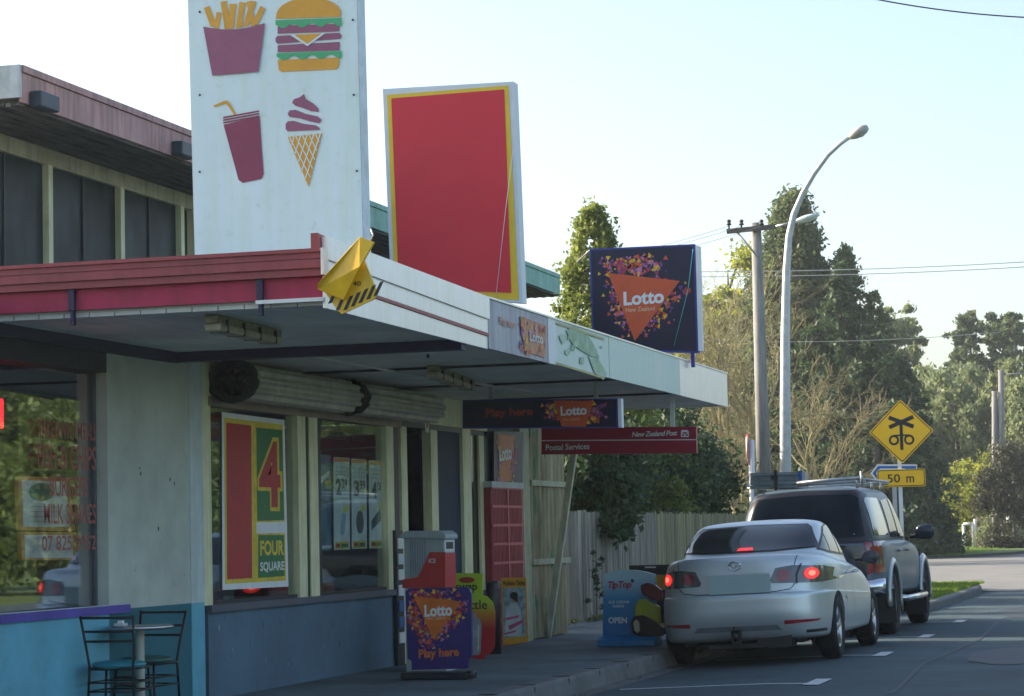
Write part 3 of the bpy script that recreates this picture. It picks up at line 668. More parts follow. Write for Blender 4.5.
# --- lotto roof sign
def lotto(t, cv, q, tri, txt, nz, spots, n, size, seed, d0=.006, bounds=None):
    a = MB()
    confetti(a, cv, spots, n, size, d0, CONF, seed, bounds)
    a.flat([q(*p) for p in tri], cv, d0+.006, OR)
    a.build('artwork', None, t, fixn=False)
    (ax, ay), (bx, by), sl = txt
    A = q(ax, ay); Bq = q(bx, by); text('Lotto', cv, (A[0], A[1], Bq[0], Bq[1]), d0+.009, C['white'], t, bold=.035, slope=sl)
    (ax, ay), (bx, by), sl = nz
    A = q(ax, ay); Bq = q(bx, by); text('New Zealand', cv, (A[0], A[1], Bq[0], Bq[1]), d0+.009, mat('lotto_peach', (.8, .45, .28), .5), t, bold=.015, slope=sl)
Y = 26.6; q = pxY(Y)
lnavy = mat('lotto_navy', (.010, .012, .045), .32, var=.25, scale=.8, spec=.35); ledge = mat('lotto_blue_edge', (.025, .04, .30), .4)
t, cv = board_sign('lottery_sign', 'square navy board with orange triangle and confetti standing on the awning roof', Y, [(589.5, 249), (694.5, 244), (698.5, 353), (592.5, 350)], .10, lnavy, ledge)
MB().box((onY(697, 300, Y).x, Y-.002, onY(697, 352, Y).z+.01), (onY(700.5, 300, Y).x, Y+.12, onY(697, 246, Y).z)).build('frame_strip', C['white'], t)
def inb(x0, y0, x1, y1):
    A = q(x0, y1); Bq = q(x1, y0); return lambda x, y: A[0] < x < Bq[0] and A[1] < y < Bq[1]
S = lambda p1, p2, s: (q(*p1), q(*p2), s)
lotto(t, cv, q, [(608, 273), (680, 281), (635, 341)], ((624, 306), (664, 290), .02), ((626, 312.5), (655, 306.5), .02),
      [S((600, 262), (665, 272), .06), S((612, 285), (632, 335), .07), S((640, 336), (682, 285), .07), S((618, 262), (650, 262), .07)], 420, .028, 11, bounds=inb(594, 253, 693, 340))
for px in (612, 692):
    p = onY(px, 355, Y); MB().box((p.x-.02, Y+.03, 3.27), (p.x+.02, Y+.07, p.z+.15)).build('leg', ledge, t)
MB().tube([onY(693, 249, Y-.02), onY(688, 290, Y-.05), onY(674, 346, Y-.02)], .0035).build('cable_reflection', mat('cyan_reflection', (.1, .6, .6), .4), t)  # cyan tube standing in for a cable mirrored in the board
MB().tube([onY(590, 250, Y), onY(577, 262, Y+1.5)], .008).build('stay', C['steel'], t)
# --- hanging signs
Y = 23.5; q = pxY(Y)
t, cv = board_sign('hanging_lottery_sign', 'long navy Play here sign with orange triangle hanging under the awning', Y, [(462.5, 400), (617.5, 398.5), (617.5, 427.5), (462.5, 428.5)], .08, lnavy, ledge, wedge=.012)
MB().box((onY(618, 410, Y).x, Y-.002, onY(618, 427.5, Y).z), (onY(621.5, 410, Y).x, Y+.09, onY(618, 398.5, Y).z)).build('frame_strip', C['white'], t)
lotto(t, cv, q, [(554, 400.5), (594, 401), (586, 426.5), (562, 426.5)], ((561, 416), (587, 405.5), .012), ((563, 421), (580, 417.8), .01), [S((552, 402), (556, 425), .05), S((592, 403), (590, 425), .06)], 130, .025, 12, bounds=inb(540, 401, 612, 426))
A = q(486, 418.5); Bq = q(533, 407); text('Play here', cv, (A[0], A[1]-.01, Bq[0], Bq[1]), .006, mat('dull_orange_letters', (.45, .06, .035), .5), t, bold=.03)
for px in (490, 595):
    p = onY(px, 399, Y); MB().box((p.x-.02, Y+.03, p.z-.01), (p.x+.02, Y+.05, 2.95)).build('hanger', C['steel'], t)
Y = 26.5; q = pxY(Y)
prd = mat('post_red', (.30, .004, .03), .4, var=.06)
t, cv = board_sign('postal_sign', 'long dark red Postal Services sign hanging under the far end of the awning', Y, [(541.5, 428), (696, 426.5), (696.5, 453), (541.5, 454.5)], .07, prd, mat('post_red_edge', (.35, .02, .05), .4), wedge=.004)
a = MB(); a.flat([q(541.8, 440.2), q(541.8, 441.1), q(696, 440.1), q(696, 439.2)], cv, .005, C['offwhite'])
a.flat([q(*p) for p in ((681.5, 430), (688, 430), (688, 431), (681.5, 431))], cv, .005, C['offwhite'])
for pts in (((681, 431), (689, 431), (689, 432.2), (681, 432.2)), ((681, 435.8), (689, 435.8), (689, 437), (681, 437)), ((681, 431), (682.1, 431), (682.1, 437), (681, 437)), ((687.9, 431), (689, 431), (689, 437), (687.9, 437)), ((682, 432), (685, 434.6), (688, 432), (688, 433.1), (685, 435.7), (682, 433.1))):
    a.flat([q(*p) for p in pts], cv, .006, C['offwhite'])
a.build('artwork', None, t, fixn=False)
A = q(632, 437); Bq = q(677.5, 430.3); text('New Zealand Post', cv, (A[0], A[1], Bq[0], Bq[1]), .006, C['offwhite'], t, bold=.02, shear=.25, space=.9)
A = q(546, 450.5); Bq = q(589.5, 443.2); text('Postal Services', cv, (A[0], A[1], Bq[0], Bq[1]), .006, C['offwhite'], t, bold=.02)
for px in (590, 672):
    p = onY(px, 427, Y); MB().box((p.x-.025, Y+.03, p.z-.01), (p.x+.025, Y+.05, 2.95)).build('hanger', C['offwhite'], t)
# --- yellow hazard flag on the awning corner
haz = mat('hazard_yellow', (.80, .48, .01), .35, var=.12, scale=6)
t = thing('hazard_board', 'yellow board with black stripes wrapped over the near awning corner', 'hazard marker', (-5.35, 14.6, 2.9))
Y = 14.62; q = pxY(Y); cv = PY(Y)
mb = MB(); poly = [q(*p) for p in ((324, 291), (362, 255), (377, 292), (374, 299), (342, 314), (338, 311))]
mb.prism(poly, cv, 0, -.02); pb = mb.build('board', haz, t)
a = MB()
for k in range(7):
    x = 331+k*7.6; yb = 313.5-abs(x-341)*.46 if x > 341 else 308
    yb = 314.5-(x-341)*.47 if x > 341 else 314.5-(341-x)*.9
    a.flat([q(x-3, yb-1.5), q(x+1, yb-2.5), q(x+7.5, yb-17), q(x+3.5, yb-15.5)], cv, .004, C['black'])
a.build('stripes', None, pb, fixn=False)
text('40', cv, (*q(353, 286), *q(361, 281)), .004, C['black'], pb, bold=.01)
fold = MB(); pts = [(362, 237.5), (376.5, 243), (364.5, 268), (346, 301), (320, 290), (322, 286)]
vs = []; n = len(pts)
for dd, sc_ in ((.05, 1), (.02, 1)):
    for i, p in enumerate(pts): vs.append(cv(*q(*p), dd+(.05 if i in (2, 5) else 0)))
fold.add(vs, [tuple(range(n))[::-1], tuple(range(n, 2*n))]+[(i, (i+1) % n, n+(i+1) % n, n+i) for i in range(n)])
fold.build('folded_flap', haz, t, bevel=.006)
MB().tube([onY(370, 243, Y)+Vector((0, 0, 0)), onY(373, 235, Y), onY(371, 229, Y)], .006).build('tie', C['steel'], t)
# --- fluorescent fittings under the awning
def fluoro(label, p0, p1, group='fluorescent lights under the awning'):
    t = thing('batten_light', label, 'light fitting', tuple((Vector(p0)+Vector(p1))/2), group=group)
    p0 = Vector(p0); p1 = Vector(p1); d = (p1-p0); L = d.length; an = math.atan2(d.y, d.x)
    R = Matrix.Rotation(an, 3, 'Z'); c = (p0+p1)/2
    MB().box(c+Vector((-L/2, -.045, -.005)), c+Vector((L/2, .045, .05)), rot=R, piv=c).build('housing', mat('rusty_housing', (.25, .22, .12), .6, var=.3, scale=20), t, bevel=.005)
    MB().box(c+Vector((-L/2+.02, -.06, -.06)), c+Vector((L/2-.02, .06, -.006)), rot=R, piv=c).build('diffuser', mat('yellowed_diffuser', (.42, .37, .24), .4, var=.2, scale=12), t, bevel=.015)
    for k in range(4):
        x = -L/2+L*(k+.5)/4; MB().box(c+Vector((x-.008, -.065, -.062)), c+Vector((x+.008, .065, .03)), rot=R, piv=c).build('clip', C['dark'], t)
fluoro('yellowed strip light under the near end of the awning', onZ(211, 322, 2.90), onZ(276, 337, 2.90))
fluoro('pale strip light under the awning behind the roller shutters', onZ(432, 371, 2.90), onZ(470, 385, 2.90))
p = onX(245, 354, -7.6)
t = thing('security_sensor', 'small white sensor above the grimy shutter end', 'sensor', tuple(p)); MB().lathe([(0, -.06), (.03, -.06), (.035, -.03), (.03, .05), (0, .05)], p, 'Z', n=16).build('body', C['offwhite'], t)
MB().box(p+Vector((-.02, -.02, .05)), p+Vector((.02, .02, .2))).build('stem', C['offwhite'], t)
p = onZ(428, 353, 2.93)
t = thing('light_switch', 'small white switch box on the soffit beyond the dark beam', 'switch', tuple(p)); MB().box(p-Vector((.05, .05, .01)), p+Vector((.05, .05, .03))).build('box', C['white'], t, bevel=.006)
MB().lathe([(.0, -.03), (.012, -.03), (.012, 0)], p+Vector((0, 0, -.01)), 'Z', n=10).build('knob', C['black'], t)

# ================================================================ SHOP WINDOW CONTENTS
q = pxX(FX); cv = PX(FX-.02)
def q_(X): return pxX(X)
# big poster
X = FX-.030; qq = pxX(X); cvx = PX(X)
t = thing('window_poster', 'red and green grocery poster with a big 4 in the first shop window', 'poster', (X, wy(255), 1.0))
MB().prism([qq(*p) for p in ((222.6, 590), (288.5, 586.5), (284.4, 420), (222, 412))], cvx, 0, -.003).build('paper', C['white'], t)
a = MB(); yl2 = mat('poster_yellow', (.75, .55, .04), .5); gr2 = mat('poster_green', (.02, .17, .05), .5); rd2 = mat('poster_red', (.48, .02, .03), .5)
a.flat([qq(*p) for p in ((225, 584), (286, 580.5), (282.5, 424.5), (224, 417.5))], cvx, .001, yl2)
a.flat([qq(*p) for p in ((227, 579.5), (252, 578), (251, 425.5), (226, 422.5))], cvx, .002, rd2)
a.flat([qq(*p) for p in ((257, 521), (284, 520), (282, 430), (256, 427.5))], cvx, .002, gr2)
a.flat([qq(*p) for p in ((258, 578), (284.5, 576), (284, 535), (258, 535))], cvx, .002, gr2)
a.flat([qq(*p) for p in ((256, 522.5), (285.5, 521.5), (285.5, 533), (256, 533.5))], cvx, .003, C['white'])
a.build('artwork', None, t, fixn=False)
text('4', cvx, (*qq(257.5, 511), *qq(281.5, 438)), .003, yl2, t, bold=.07); text('4', cvx, (*qq(259, 507), *qq(279.5, 442)), .004, rd2, t, bold=.03)
text('FOUR', cvx, (*qq(260, 556), *qq(283.5, 540)), .003, yl2, t, bold=.04); text('SQUARE', cvx, (*qq(260, 573), *qq(284, 561)), .003, C['offwhite'], t, bold=.03)
MB().box((FX-.7, wy(211), .9), (FX-.66, wy(300), 2.56)).build('backing_board', mat('bluegrey_backing', (.20, .25, .26), .7), t)
# price posters
X = FX-.05; qq = pxX(X); cvx = PX(X); pap = mat('poster_paper', (.72, .74, .70), .5)
for i, (x0, x1, yt, yb, pr_) in enumerate(((334, 350, 457, 550, '2 29'), (352, 367, 458.5, 549, '3 99'), (369.5, 383, 460, 548.5, '4 00'))):
    t = thing('price_poster', 'tall white price poster reading %s in the second shop window' % pr_.replace(' ', '.'), 'poster', (X, wy(x0), 1.3), group='price posters in the shop window')
    MB().prism([qq(x0, yb), qq(x1, yb-.6), qq(x1-.6, yt+.8), qq(x0-.6, yt)], cvx, 0, -.003).build('paper', pap, t)
    a = MB(); a.flat([qq(x0, yt+4.5), qq(x1-.5, yt+5), qq(x1-.5, yt+1.5), qq(x0, yt+1)], cvx, .001, mat('poster_orange', (.8, .35, .05), .5))
    a.flat([qq(x0+1, yb-1), qq(x1-1, yb-1.4), qq(x1-1, yb-8.5), qq(x0+1, yb-8)], cvx, .001, yl2)
    a.flat([qq(x0+7, yb-2.5), qq(x1-2, yb-2.8), qq(x1-2, yb-6.5), qq(x0+7, yb-6.2)], cvx, .002, gr2)
    a.flat([qq(x0+2, yb-2.5), qq(x0+6, yb-2.6), qq(x0+6, yb-6.3), qq(x0+2, yb-6.2)], cvx, .002, rd2)
    a.flat([qq(x0+9, yb-42), qq(x1-2, yb-46), qq(x1-2, yb-40), qq(x0+9, yb-37)], cvx, .001, mat('poster_bright_yellow', (.85, .75, .05), .5))
    gp = mat('poster_product', (.10, .11, .10), .5, var=.4, scale=30)
    if i == 0: a.flat([qq(x0+6, yb-16), qq(x0+10, yb-15), qq(x0+12, yb-36), qq(x0+8, yb-37)], cvx, .001, mat('poster_bluegrey', (.3, .42, .5), .5))
    if i == 1: a.flat([qq(x0+8+4*math.cos(k*.6), yb-27+12*math.sin(k*.6)) for k in range(10)], cvx, .001, gp)
    if i == 2: a.flat([qq(x0+2, yb-18), qq(x1-2, yb-28), qq(x1-3, yb-40), qq(x0+2, yb-28)], cvx, .001, gp)
    a.build('artwork', None, t, fixn=False)
    big, sm = pr_.split(' '); text(big, cvx, (*qq(x0+2, yt+38), *qq(x0+7, yt+22)), .002, C['black'], t, bold=.04); text(sm, cvx, (*qq(x0+7.6, yt+31), *qq(x0+13, yt+22)), .002, C['black'], t, bold=.02)
    for k in range(3): text(('fresh from', 'the shelf', 'this week')[k] if False else '- - - - -', cvx, (*qq(x0+2, yt+11+k*4), *qq(x1-3, yt+9.6+k*4)), .002, mat('faint_grey', (.35, .36, .36), .6), t)
t = thing('blue_poster', 'blue photo poster at the left edge of the second shop window', 'poster', (X-.03, wy(322), 1.3)); X2 = X-.03; qq = pxX(X2); cvx = PX(X2)
MB().prism([qq(319, 551), qq(332, 550), qq(331, 455.5), qq(319, 454)], cvx, 0, -.003).build('paper', mat('blue_photo', (.05, .13, .20), .5, var=.5, scale=6, col2=(.2, .3, .36)), t)
a = MB(); a.flat([qq(319.5, 478), (qq(329.5, 470)), qq(329.5, 474.5), qq(319.5, 485)], cvx, .002, C['white']); a.flat([qq(319, 549), qq(332, 548), qq(332, 545), qq(319, 546)], cvx, .002, C['offwhite']); a.flat([qq(325, 482), qq(330, 479), qq(330, 484), qq(325, 487)], cvx, .002, yl2); a.build('artwork', None, t, fixn=False)
# things seen through the glass
t = thing('shop_display', 'red shop display stand low inside the second window', 'display stand', (-8.5, 21.8, .14))
MB().prism([(21.2, .14), (23.1, .14), (23.0, .98), (22.2, 1.0), (21.9, 1.25), (21.3, 1.3)], PX(-8.35), 0, -.5).build('stand', mat('display_red', (.30, .02, .03), .5), t)
t = thing('wall_banner', 'dark violet banner hanging inside above the price posters', 'banner', (-8.9, 22.3, 2.1))
X2 = -8.8; qq = pxX(X2); cvx = PX(X2)
MB().prism([qq(316, 448), qq(400, 450), qq(400, 436), qq(316, 430)], cvx, 0, -.02).build('cloth', mat('violet_banner', (.10, .04, .09), .6), t)
text('community notice', cvx, (*qq(326, 441), *qq(364, 436)), .003, mat('banner_lilac', (.25, .30, .42), .5), t)
t = thing('dim_shelves', 'tall dark shelving with small goods seen through the open shop door', 'shelves', (-10.2, 24.9, .14))
mb = MB()
for z in (.15, .6, 1.05, 1.5): mb.box((-10.6, 23.4, z), (-10.2, 27.5, z+.03))
mb.build('shelf', C['interior'], t); rnd = random.Random(4); gl_ = [mat('goods_%s' % n, c, .5) for n, c in (('blue', (.03, .12, .3)), ('white', (.5, .5, .5)), ('red', (.4, .03, .03)), ('brown', (.2, .1, .05)))]
mb = MB()
for z in (.18, .63, 1.08, 1.53):
    y = 23.45
    while y < 27.3:
        wd = rnd.uniform(.08, .2); mb.box((-10.5, y, z), (-10.22, y+wd*.85, z+rnd.uniform(.15, .36)), rnd.choice(gl_)); y += wd
mb.build('goods', None, t)
t = thing('drinks_fridge', 'tall blue fronted drinks fridge seen through the open shop door', 'fridge', (-10.0, 26.2, .14))
pa = onX(425, 427, -9.6); pb2 = onX(433, 500, -9.6)
MB().box((-10.15, onX(421, 500, -9.6).y, 1.0), (-9.6, onX(433, 500, -9.6).y, 2.75)).build('cabinet', mat('fridge_blue', (.01, .07, .22), .35), t, bevel=.02)
MB().box((-9.598, onX(422, 500, -9.6).y, 1.4), (-9.59, onX(432, 500, -9.6).y, 2.7)).build('door', mat('fridge_door', (.01, .05, .14), .2), t)
p = onX(426.5, 423, FX+.01)
t = thing('door_notice', 'tiny red and white notice above the shop door', 'notice', tuple(p)); MB().box((FX+.011, p.y-.06, p.z-.1), (FX+.016, p.y+.06, p.z+.1)).build('paper', C['offwhite'], t); MB().box((FX+.017, p.y-.03, p.z-.05), (FX+.019, p.y+.03, p.z+.04)).build('print', rd2, t)
# takeaway window: menu board, lettering
X = TX-.12; qq = pxX(X); cvx = PX(X); wood = mat('orange_wood', (.75, .28, .07), .5, var=.15, scale=8)
t = thing('menu_board', 'wood framed white menu board leaning inside the takeaway window', 'menu board', (X, wy(45, X), .98))
a = MB(); P4 = [(18, 476), (69, 477.5), (75, 531), (20, 530)]
a.prism([qq(*p) for p in P4[::-1]], cvx, 0, -.03); a.build('frame', wood, t)
MB().flat([qq(*p) for p in ((23, 527), (70, 527), (65.5, 481.5), (21.5, 480))], cvx, .003, mat('menu_white', (.95, .95, .88), .5)).build('paper', None, t)
a = MB(); ox, oy = 41, 492
a.flat([qq(ox+13*math.cos(k*.3142), oy+9*math.sin(k*.3142)) for k in range(20)], cvx, .005, mat('menu_green', (.06, .22, .17), .5)); a.flat([qq(40, 500), qq(43.5, 500), qq(42, 490)], cvx, .007, wood)
for k in range(4): a.flat([qq(30, 506+k*5), qq(60, 506.5+k*5), qq(60, 507.3+k*5), qq(30, 506.8+k*5)], cvx, .005, mat('menu_grey', (.45, .5, .48), .5))
a.build('artwork', None, t, fixn=False)
a = MB(); a.prism([qq(*p) for p in ((22, 560), (76, 560), (76, 532), (21, 532))], cvx, 0, -.03); a.build('lower_frame', wood, t)
MB().flat([qq(*p) for p in ((25, 558), (73, 558), (72, 535), (24, 535))], cvx, .003, C['white']).build('lower_paper', None, t)
X = TX-.035; qq = pxX(X); cvx = PX(X); redl = mat('faded_red_vinyl', (.34, .075, .05), .5, var=.1)
for s, x0, x1, yt, yb in (('TAKEAWAY MEALS', 38, 96, 424, 437), ('FISH & CHIPS', 38, 96, 447, 468), ('BURGERS', 50, 88, 477, 496), ('MILK SHAKES', 44, 96, 504, 524), ('07 825 5952', 42, 96, 535, 551)):
    text(s, cvx, (*qq(x0, yb), *qq(x1, yt)), .0, redl, tw, bold=.01, label='faded red window lettering reading '+s)
t = thing('neon_sign', 'glowing red sign edge inside the takeaway window at the left', 'neon sign', (-8.6, 15, 2.3)); X2 = -8.25
p = onX(2, 412, X2); MB().box((X2-.03, p.y-.6, p.z-.12), (X2, p.y+.035, p.z+.1)).build('box', mat('neon_red', (.6, .02, .03), .5, emit=(1, .02, .04), estr=1.1), t, bevel=.01)
# ================================================================ PAVEMENT THINGS
PZ = .122
# --- chairs and table by the takeaway wall
def cafe_chair(loc, rz, label, seatm):
    t = thing('cafe_chair', label, 'chair', (0, 0, 0), 0, 'metal chairs at the small table')
    fr = C['black']; w = .20; sh = .46; bh = .87
    for sx in (-1, 1):
        # local: seat centre at origin, back towards -y
        MB().tube([(sx*w, -.20, 0), (sx*w*.93, -.175, sh), (sx*w*1.02, -.20, .62), (sx*w*1.12, -.27, bh)], .0115).build('back_post', fr, t, local=True)
        MB().tube([(sx*w*1.03, .21, 0), (sx*w*.9, .18, sh-.01)], .0115).build('leg', fr, t, local=True)
    b = MB()
    for z, yb, hw in ((bh-.015, -.268, w*1.11), (.745, -.235, w*1.06), (.665, -.213, w*1.03)):
        b.tube([(-hw, yb, z), (-hw*.5, yb-.025, z), (0, yb-.032, z), (hw*.5, yb-.025, z), (hw, yb, z)], .0105)
    b.build('back_rails', fr, t, local=True)
    r = MB()
    for z in (.33, .26):
        r.tube([(-w*.97, -.19, z), (w*.97, -.19, z)], .007).tube([(-w, .195, z), (w, .195, z)], .007)
        for sx in (-1, 1): r.tube([(sx*w*.97, -.19, z), (sx*w, .195, z)], .007)
    r.tube([(-.19, -.175, sh-.02), (.19, -.175, sh-.02), (.19, .18, sh-.02), (-.19, .18, sh-.02), (-.19, -.175, sh-.02)], .011)
    r.build('frame', fr, t, local=True)
    s = MB(); prof = [(0, -.02), (.19, -.02), (.215, -.005), (.22, .012), (.20, .03), (.12, .042), (0, .045)]
    s.lathe(prof, (0, 0, sh+.0), 'Z', n=28); s.build('seat', seatm, t, local=True)
    t.location = loc; t.rotation_euler = (0, 0, rz); t.scale = (.9, .9, .9); return t
tealv = mat('teal_vinyl', (.02, .22, .27), .4, var=.08)
cafe_chair((-7.58, 16.25, .123), R_(4), 'black metal chair with teal seat in front of the small table', tealv)
cafe_chair((-7.64, 16.87, .123), R_(172), 'black metal chair with dark green seat behind the small table', mat('green_vinyl', (.015, .10, .08), .4))
t = thing('cafe_table', 'small round steel topped table between the two black chairs', 'table', (-7.57, 16.6, .123))
c = Vector((-7.57, 16.6, .123))
MB().lathe([(0, .66), (.235, .66), (.25, .668), (.25, .685), (.24, .692), (0, .692)], c, 'Z', n=40).build('tabletop', mat('brushed_steel_top', (.5, .5, .5), .25, metal=.9, var=.1), t)
MB().lathe([(.032, .02), (.03, .66)], c, 'Z', n=16).build('stem', mat('cream_stem', (.45, .46, .38), .5), t)
MB().lathe([(0, 0), (.2, 0), (.19, .02), (.04, .05), (.03, .06)], c, 'Z', n=24).build('base', C['black'], t)
t = thing('napkin_holder', 'small pale holder on the steel table top', 'napkin holder', (-7.68, 16.5, .816))
MB().box((-7.72, 16.46, .815), (-7.64, 16.54, .835)).build('tray', C['pale'], t, bevel=.005); MB().box((-7.70, 16.48, .835), (-7.66, 16.52, .855)).build('paper', C['white'], t, bevel=.003)

# --- freezer cabinet by the door
cbx = thing('ice_cabinet', 'grey lidded ice cabinet with red side graphic by the shop door', 'ice cabinet', (-7.35, 23.0, PZ))
Yc = 22.35; A = onY(401.5, 560, Yc); Bx = onY(446, 560, Yc); zt = onY(430, 534, Yc).z
gcab = mat('cabinet_grey', (.36, .42, .44), .5, var=.06, streak=.15); rcab = mat('cabinet_red', (.50, .03, .03), .4, var=.06)
x0, x1 = A.x+.03, Bx.x-.02
cvf = PY(Yc); qf = pxY(Yc)
MB().prism([(x0, PZ), (x1, PZ), (x1, zt-.05), (x0, zt-.03)], cvf, 0, -.36).build('body', gcab, cbx)
lid = MB(); lid.prism([(x0-.03, zt-.035), (x1+.03, zt-.055), (x1+.03, zt-.01), (x1-.02, zt+.03), (x0+.02, zt+.035), (x0-.03, zt)], cvf, .03, -.38); lid.build('lid', gcab, cbx, bevel=.012)
for k in range(7):
    x = x0+.06+(x1-x0-.26)*k/6; MB().box((x, Yc-.006, qf(430, 600)[1]), (x+.012, Yc, zt-.06)).build('rib', mat('cabinet_rib', (.25, .30, .32), .6), cbx)
MB().prism([qf(*p) for p in ((402.5, 588), (445.5, 588), (445.5, 552), (430, 552), (418.5, 577), (403, 579.5))], cvf, .010, 0).build('graphic', rcab, cbx)
MB().box((x1-.001, Yc+.02, qf(446, 552)[1]), (x1+.006, Yc+.34, qf(446, 540)[1])).build('panel', C['offwhite'], cbx)
MB().box((x1, Yc+.06, qf(446, 549)[1]), (x1+.01, Yc+.28, qf(446, 542)[1])).build('meter', C['dark'], cbx)
MB().box((x1-.001, Yc-.0, qf(446, 589)[1]), (x1+.008, Yc+.355, qf(446, 553)[1])).build('graphic', rcab, cbx)
text('ICE', cvf, (*qf(429, 563), *qf(436, 558.5)), .012, C['offwhite'], cbx, bold=.02)
# narrow pamphlet stand between window and cabinet
t = thing('pamphlet_rack', 'narrow dark rack of pale pamphlets against the window edge', 'rack', (-7.8, 23.9, PZ))
ya_, yb_ = wy(397, -7.78), wy(404, -7.78)
MB().box((-7.84, ya_, PZ), (-7.8, yb_, 1.5)).build('back', C['dark'], t)
rnd = random.Random(8)
for k in range(7):
    z = .35+k*.16; MB().box((-7.798, ya_+.03, z), (-7.785, yb_-.03, z+.11)).build('pamphlet', rnd.choice([C['offwhite'], gl_[0], C['pale']]), t)

def sandwich(name, label, Y, poly, face, edge, thick=.03, base=None, cat='sign', lean=None):
    pts = [pxY(Y)(*p) for p in poly]; xs = [p[0] for p in pts]
    t = thing(name, label, cat, (sum(xs)/len(xs), Y, PZ))
    mb = MB(); mb.prism(pts[::-1], PY(Y), 0, -thick); mb.build('panel', edge, t)
    return t, PY(Y), pxY(Y)
# --- lotto pavement sign
Yl = 21.15
violet = mat('lotto_violet', (.035, .018, .16), .4, var=.06)
poly = [(409, 588.5), (466, 587), (469.5, 589), (471, 593), (471.5, 657), (468.5, 659), (468, 668.5), (411.5, 670), (411.5, 661), (407.5, 658.5), (405.5, 591.5)]
t, cv, q = sandwich('pavement_lottery_sign', 'purple pavement board with orange triangle reading Play here outside the shop door', Yl, poly, None, violet, .04)
OR0 = OR; OR = mat('lotto_bright_orange', (.72, .17, .02), .45)
lotto(t, cv, q, [(414, 596), (462, 601.5), (434, 640)], ((425, 617), (452.5, 604.5), .035), ((427, 620), (446, 616), .02), [S((412, 592), (455, 595), .03), S((413, 605), (432, 645), .035), S((437, 635), (466, 604), .04), S((411, 612), (425, 640), .03)], 420, .022, 21, bounds=inb(407.5, 589.5, 470, 648))
text('Play here', cv, (*q(419, 661), *q(459, 649)), .006, OR, t, bold=.03, slope=.05)
p = onY(405, 674, Yl); p2 = onY(472, 672, Yl)
MB().box((p.x, Yl-.14, PZ), (p2.x, Yl+.18, PZ+.065)).build('base', C['black'], t, bevel=.015)
MB().lathe([(0, -.03), (.035, -.03), (.035, .03), (0, .03)], (p2.x+.01, Yl-.08, PZ+.045), 'X', n=14).build('wheel', C['black'], t)
# --- bottle swap sign
Yg = 23.3
gs = thing('gas_bottle_sign', 'lime and red cutout sign with a grey gas bottle behind the purple board', 'sign', (-6.9, Yg, PZ)); q = pxY(Yg); cv = PY(Yg)
lime = mat('lime_panel', (.42, .58, .03), .45, var=.05)
gp_ = bpy.data.materials.new('lime_to_red_print'); gp_.use_nodes = True; n_ = gp_.node_tree.nodes; l_ = gp_.node_tree.links
g1 = n_.new('ShaderNodeNewGeometry'); g2 = n_.new('ShaderNodeSeparateXYZ'); g3 = n_.new('ShaderNodeMapRange'); g3.inputs[1].default_value = q(470, 650)[1]; g3.inputs[2].default_value = q(470, 598)[1]
g4 = n_.new('ShaderNodeValToRGB'); g4.color_ramp.elements[0].color = (.45, .015, .02, 1); g4.color_ramp.elements[0].position = .42; g4.color_ramp.elements[1].color = (.42, .58, .03, 1); g4.color_ramp.elements[1].position = .95
e_ = g4.color_ramp.elements.new(.68); e_.color = (.55, .22, .02, 1)
l_.new(g1.outputs['Position'], g2.inputs[0]); l_.new(g2.outputs[2], g3.inputs[0]); l_.new(g3.outputs[0], g4.inputs[0]); l_.new(g4.outputs[0], n_['Principled BSDF'].inputs['Base Color'])
MB().prism([q(*p) for p in ((456, 658), (482, 658), (482.5, 573.5), (456, 573))], cv, 0, -.02).build('panel', lime, gs)
MB().prism([q(*p) for p in ((455, 657), (484, 659.5), (485, 657), (492, 652), (495, 646), (495.5, 612), (493, 602), (487, 596), (478, 594), (455, 594))], cv, .012, .001).build('panel', gp_, gs)
MB().flat([q(467+8*math.cos(-k*.4189), 580+3*math.sin(-k*.4189)) for k in range(15)], cv, .006, mat('gas_badge', (.4, .03, .02), .4)).build('badge', None, gs)
text('swap', cv, (*q(456, 593), *q(477.5, 584.5)), .014, C['black'], gs, bold=.01); text('my', cv, (*q(457, 602.5), *q(470, 595)), .014, C['black'], gs, bold=.01); text('bottle', cv, (*q(458, 609.5), *q(487.5, 600)), .014, C['black'], gs, bold=.01)
MB().prism([q(*p) for p in ((469, 655), (479, 655), (481, 652), (482, 624), (480, 619), (476.5, 617.5), (476.5, 613), (472, 613), (472, 617.5), (469, 619))], cv, .018, .012).build('gas_bottle', mat('bottle_grey', (.30, .33, .34), .4), gs)
MB().flat([q(*p) for p in ((478, 650), (479.5, 650), (480, 626), (478.5, 624))], cv, .0195, C['pale']).build('bottle_highlight', None, gs)
MB().flat([q(*p) for p in ((470, 638), (478, 637), (478, 630), (470, 631))], cv, .0195, gcab).build('bottle_label', None, gs)
# --- black bollard
bp_ = onZ(494.5, 654, PZ)
t = thing('bollard', 'plain black bollard beside the newspaper placard', 'bollard', (bp_.x, bp_.y, PZ)); hb = onX(494.5, 581, bp_.x).z
MB().lathe([(0, PZ), (.075, PZ), (.075, hb-.02), (.06, hb), (0, hb)], (bp_.x, bp_.y, 0), 'Z', n=24).build('post', C['black'], t)
MB().lathe([(.078, hb-.12), (.078, hb-.08)], (bp_.x, bp_.y, 0), 'Z', n=24).build('band', C['dark'], t)
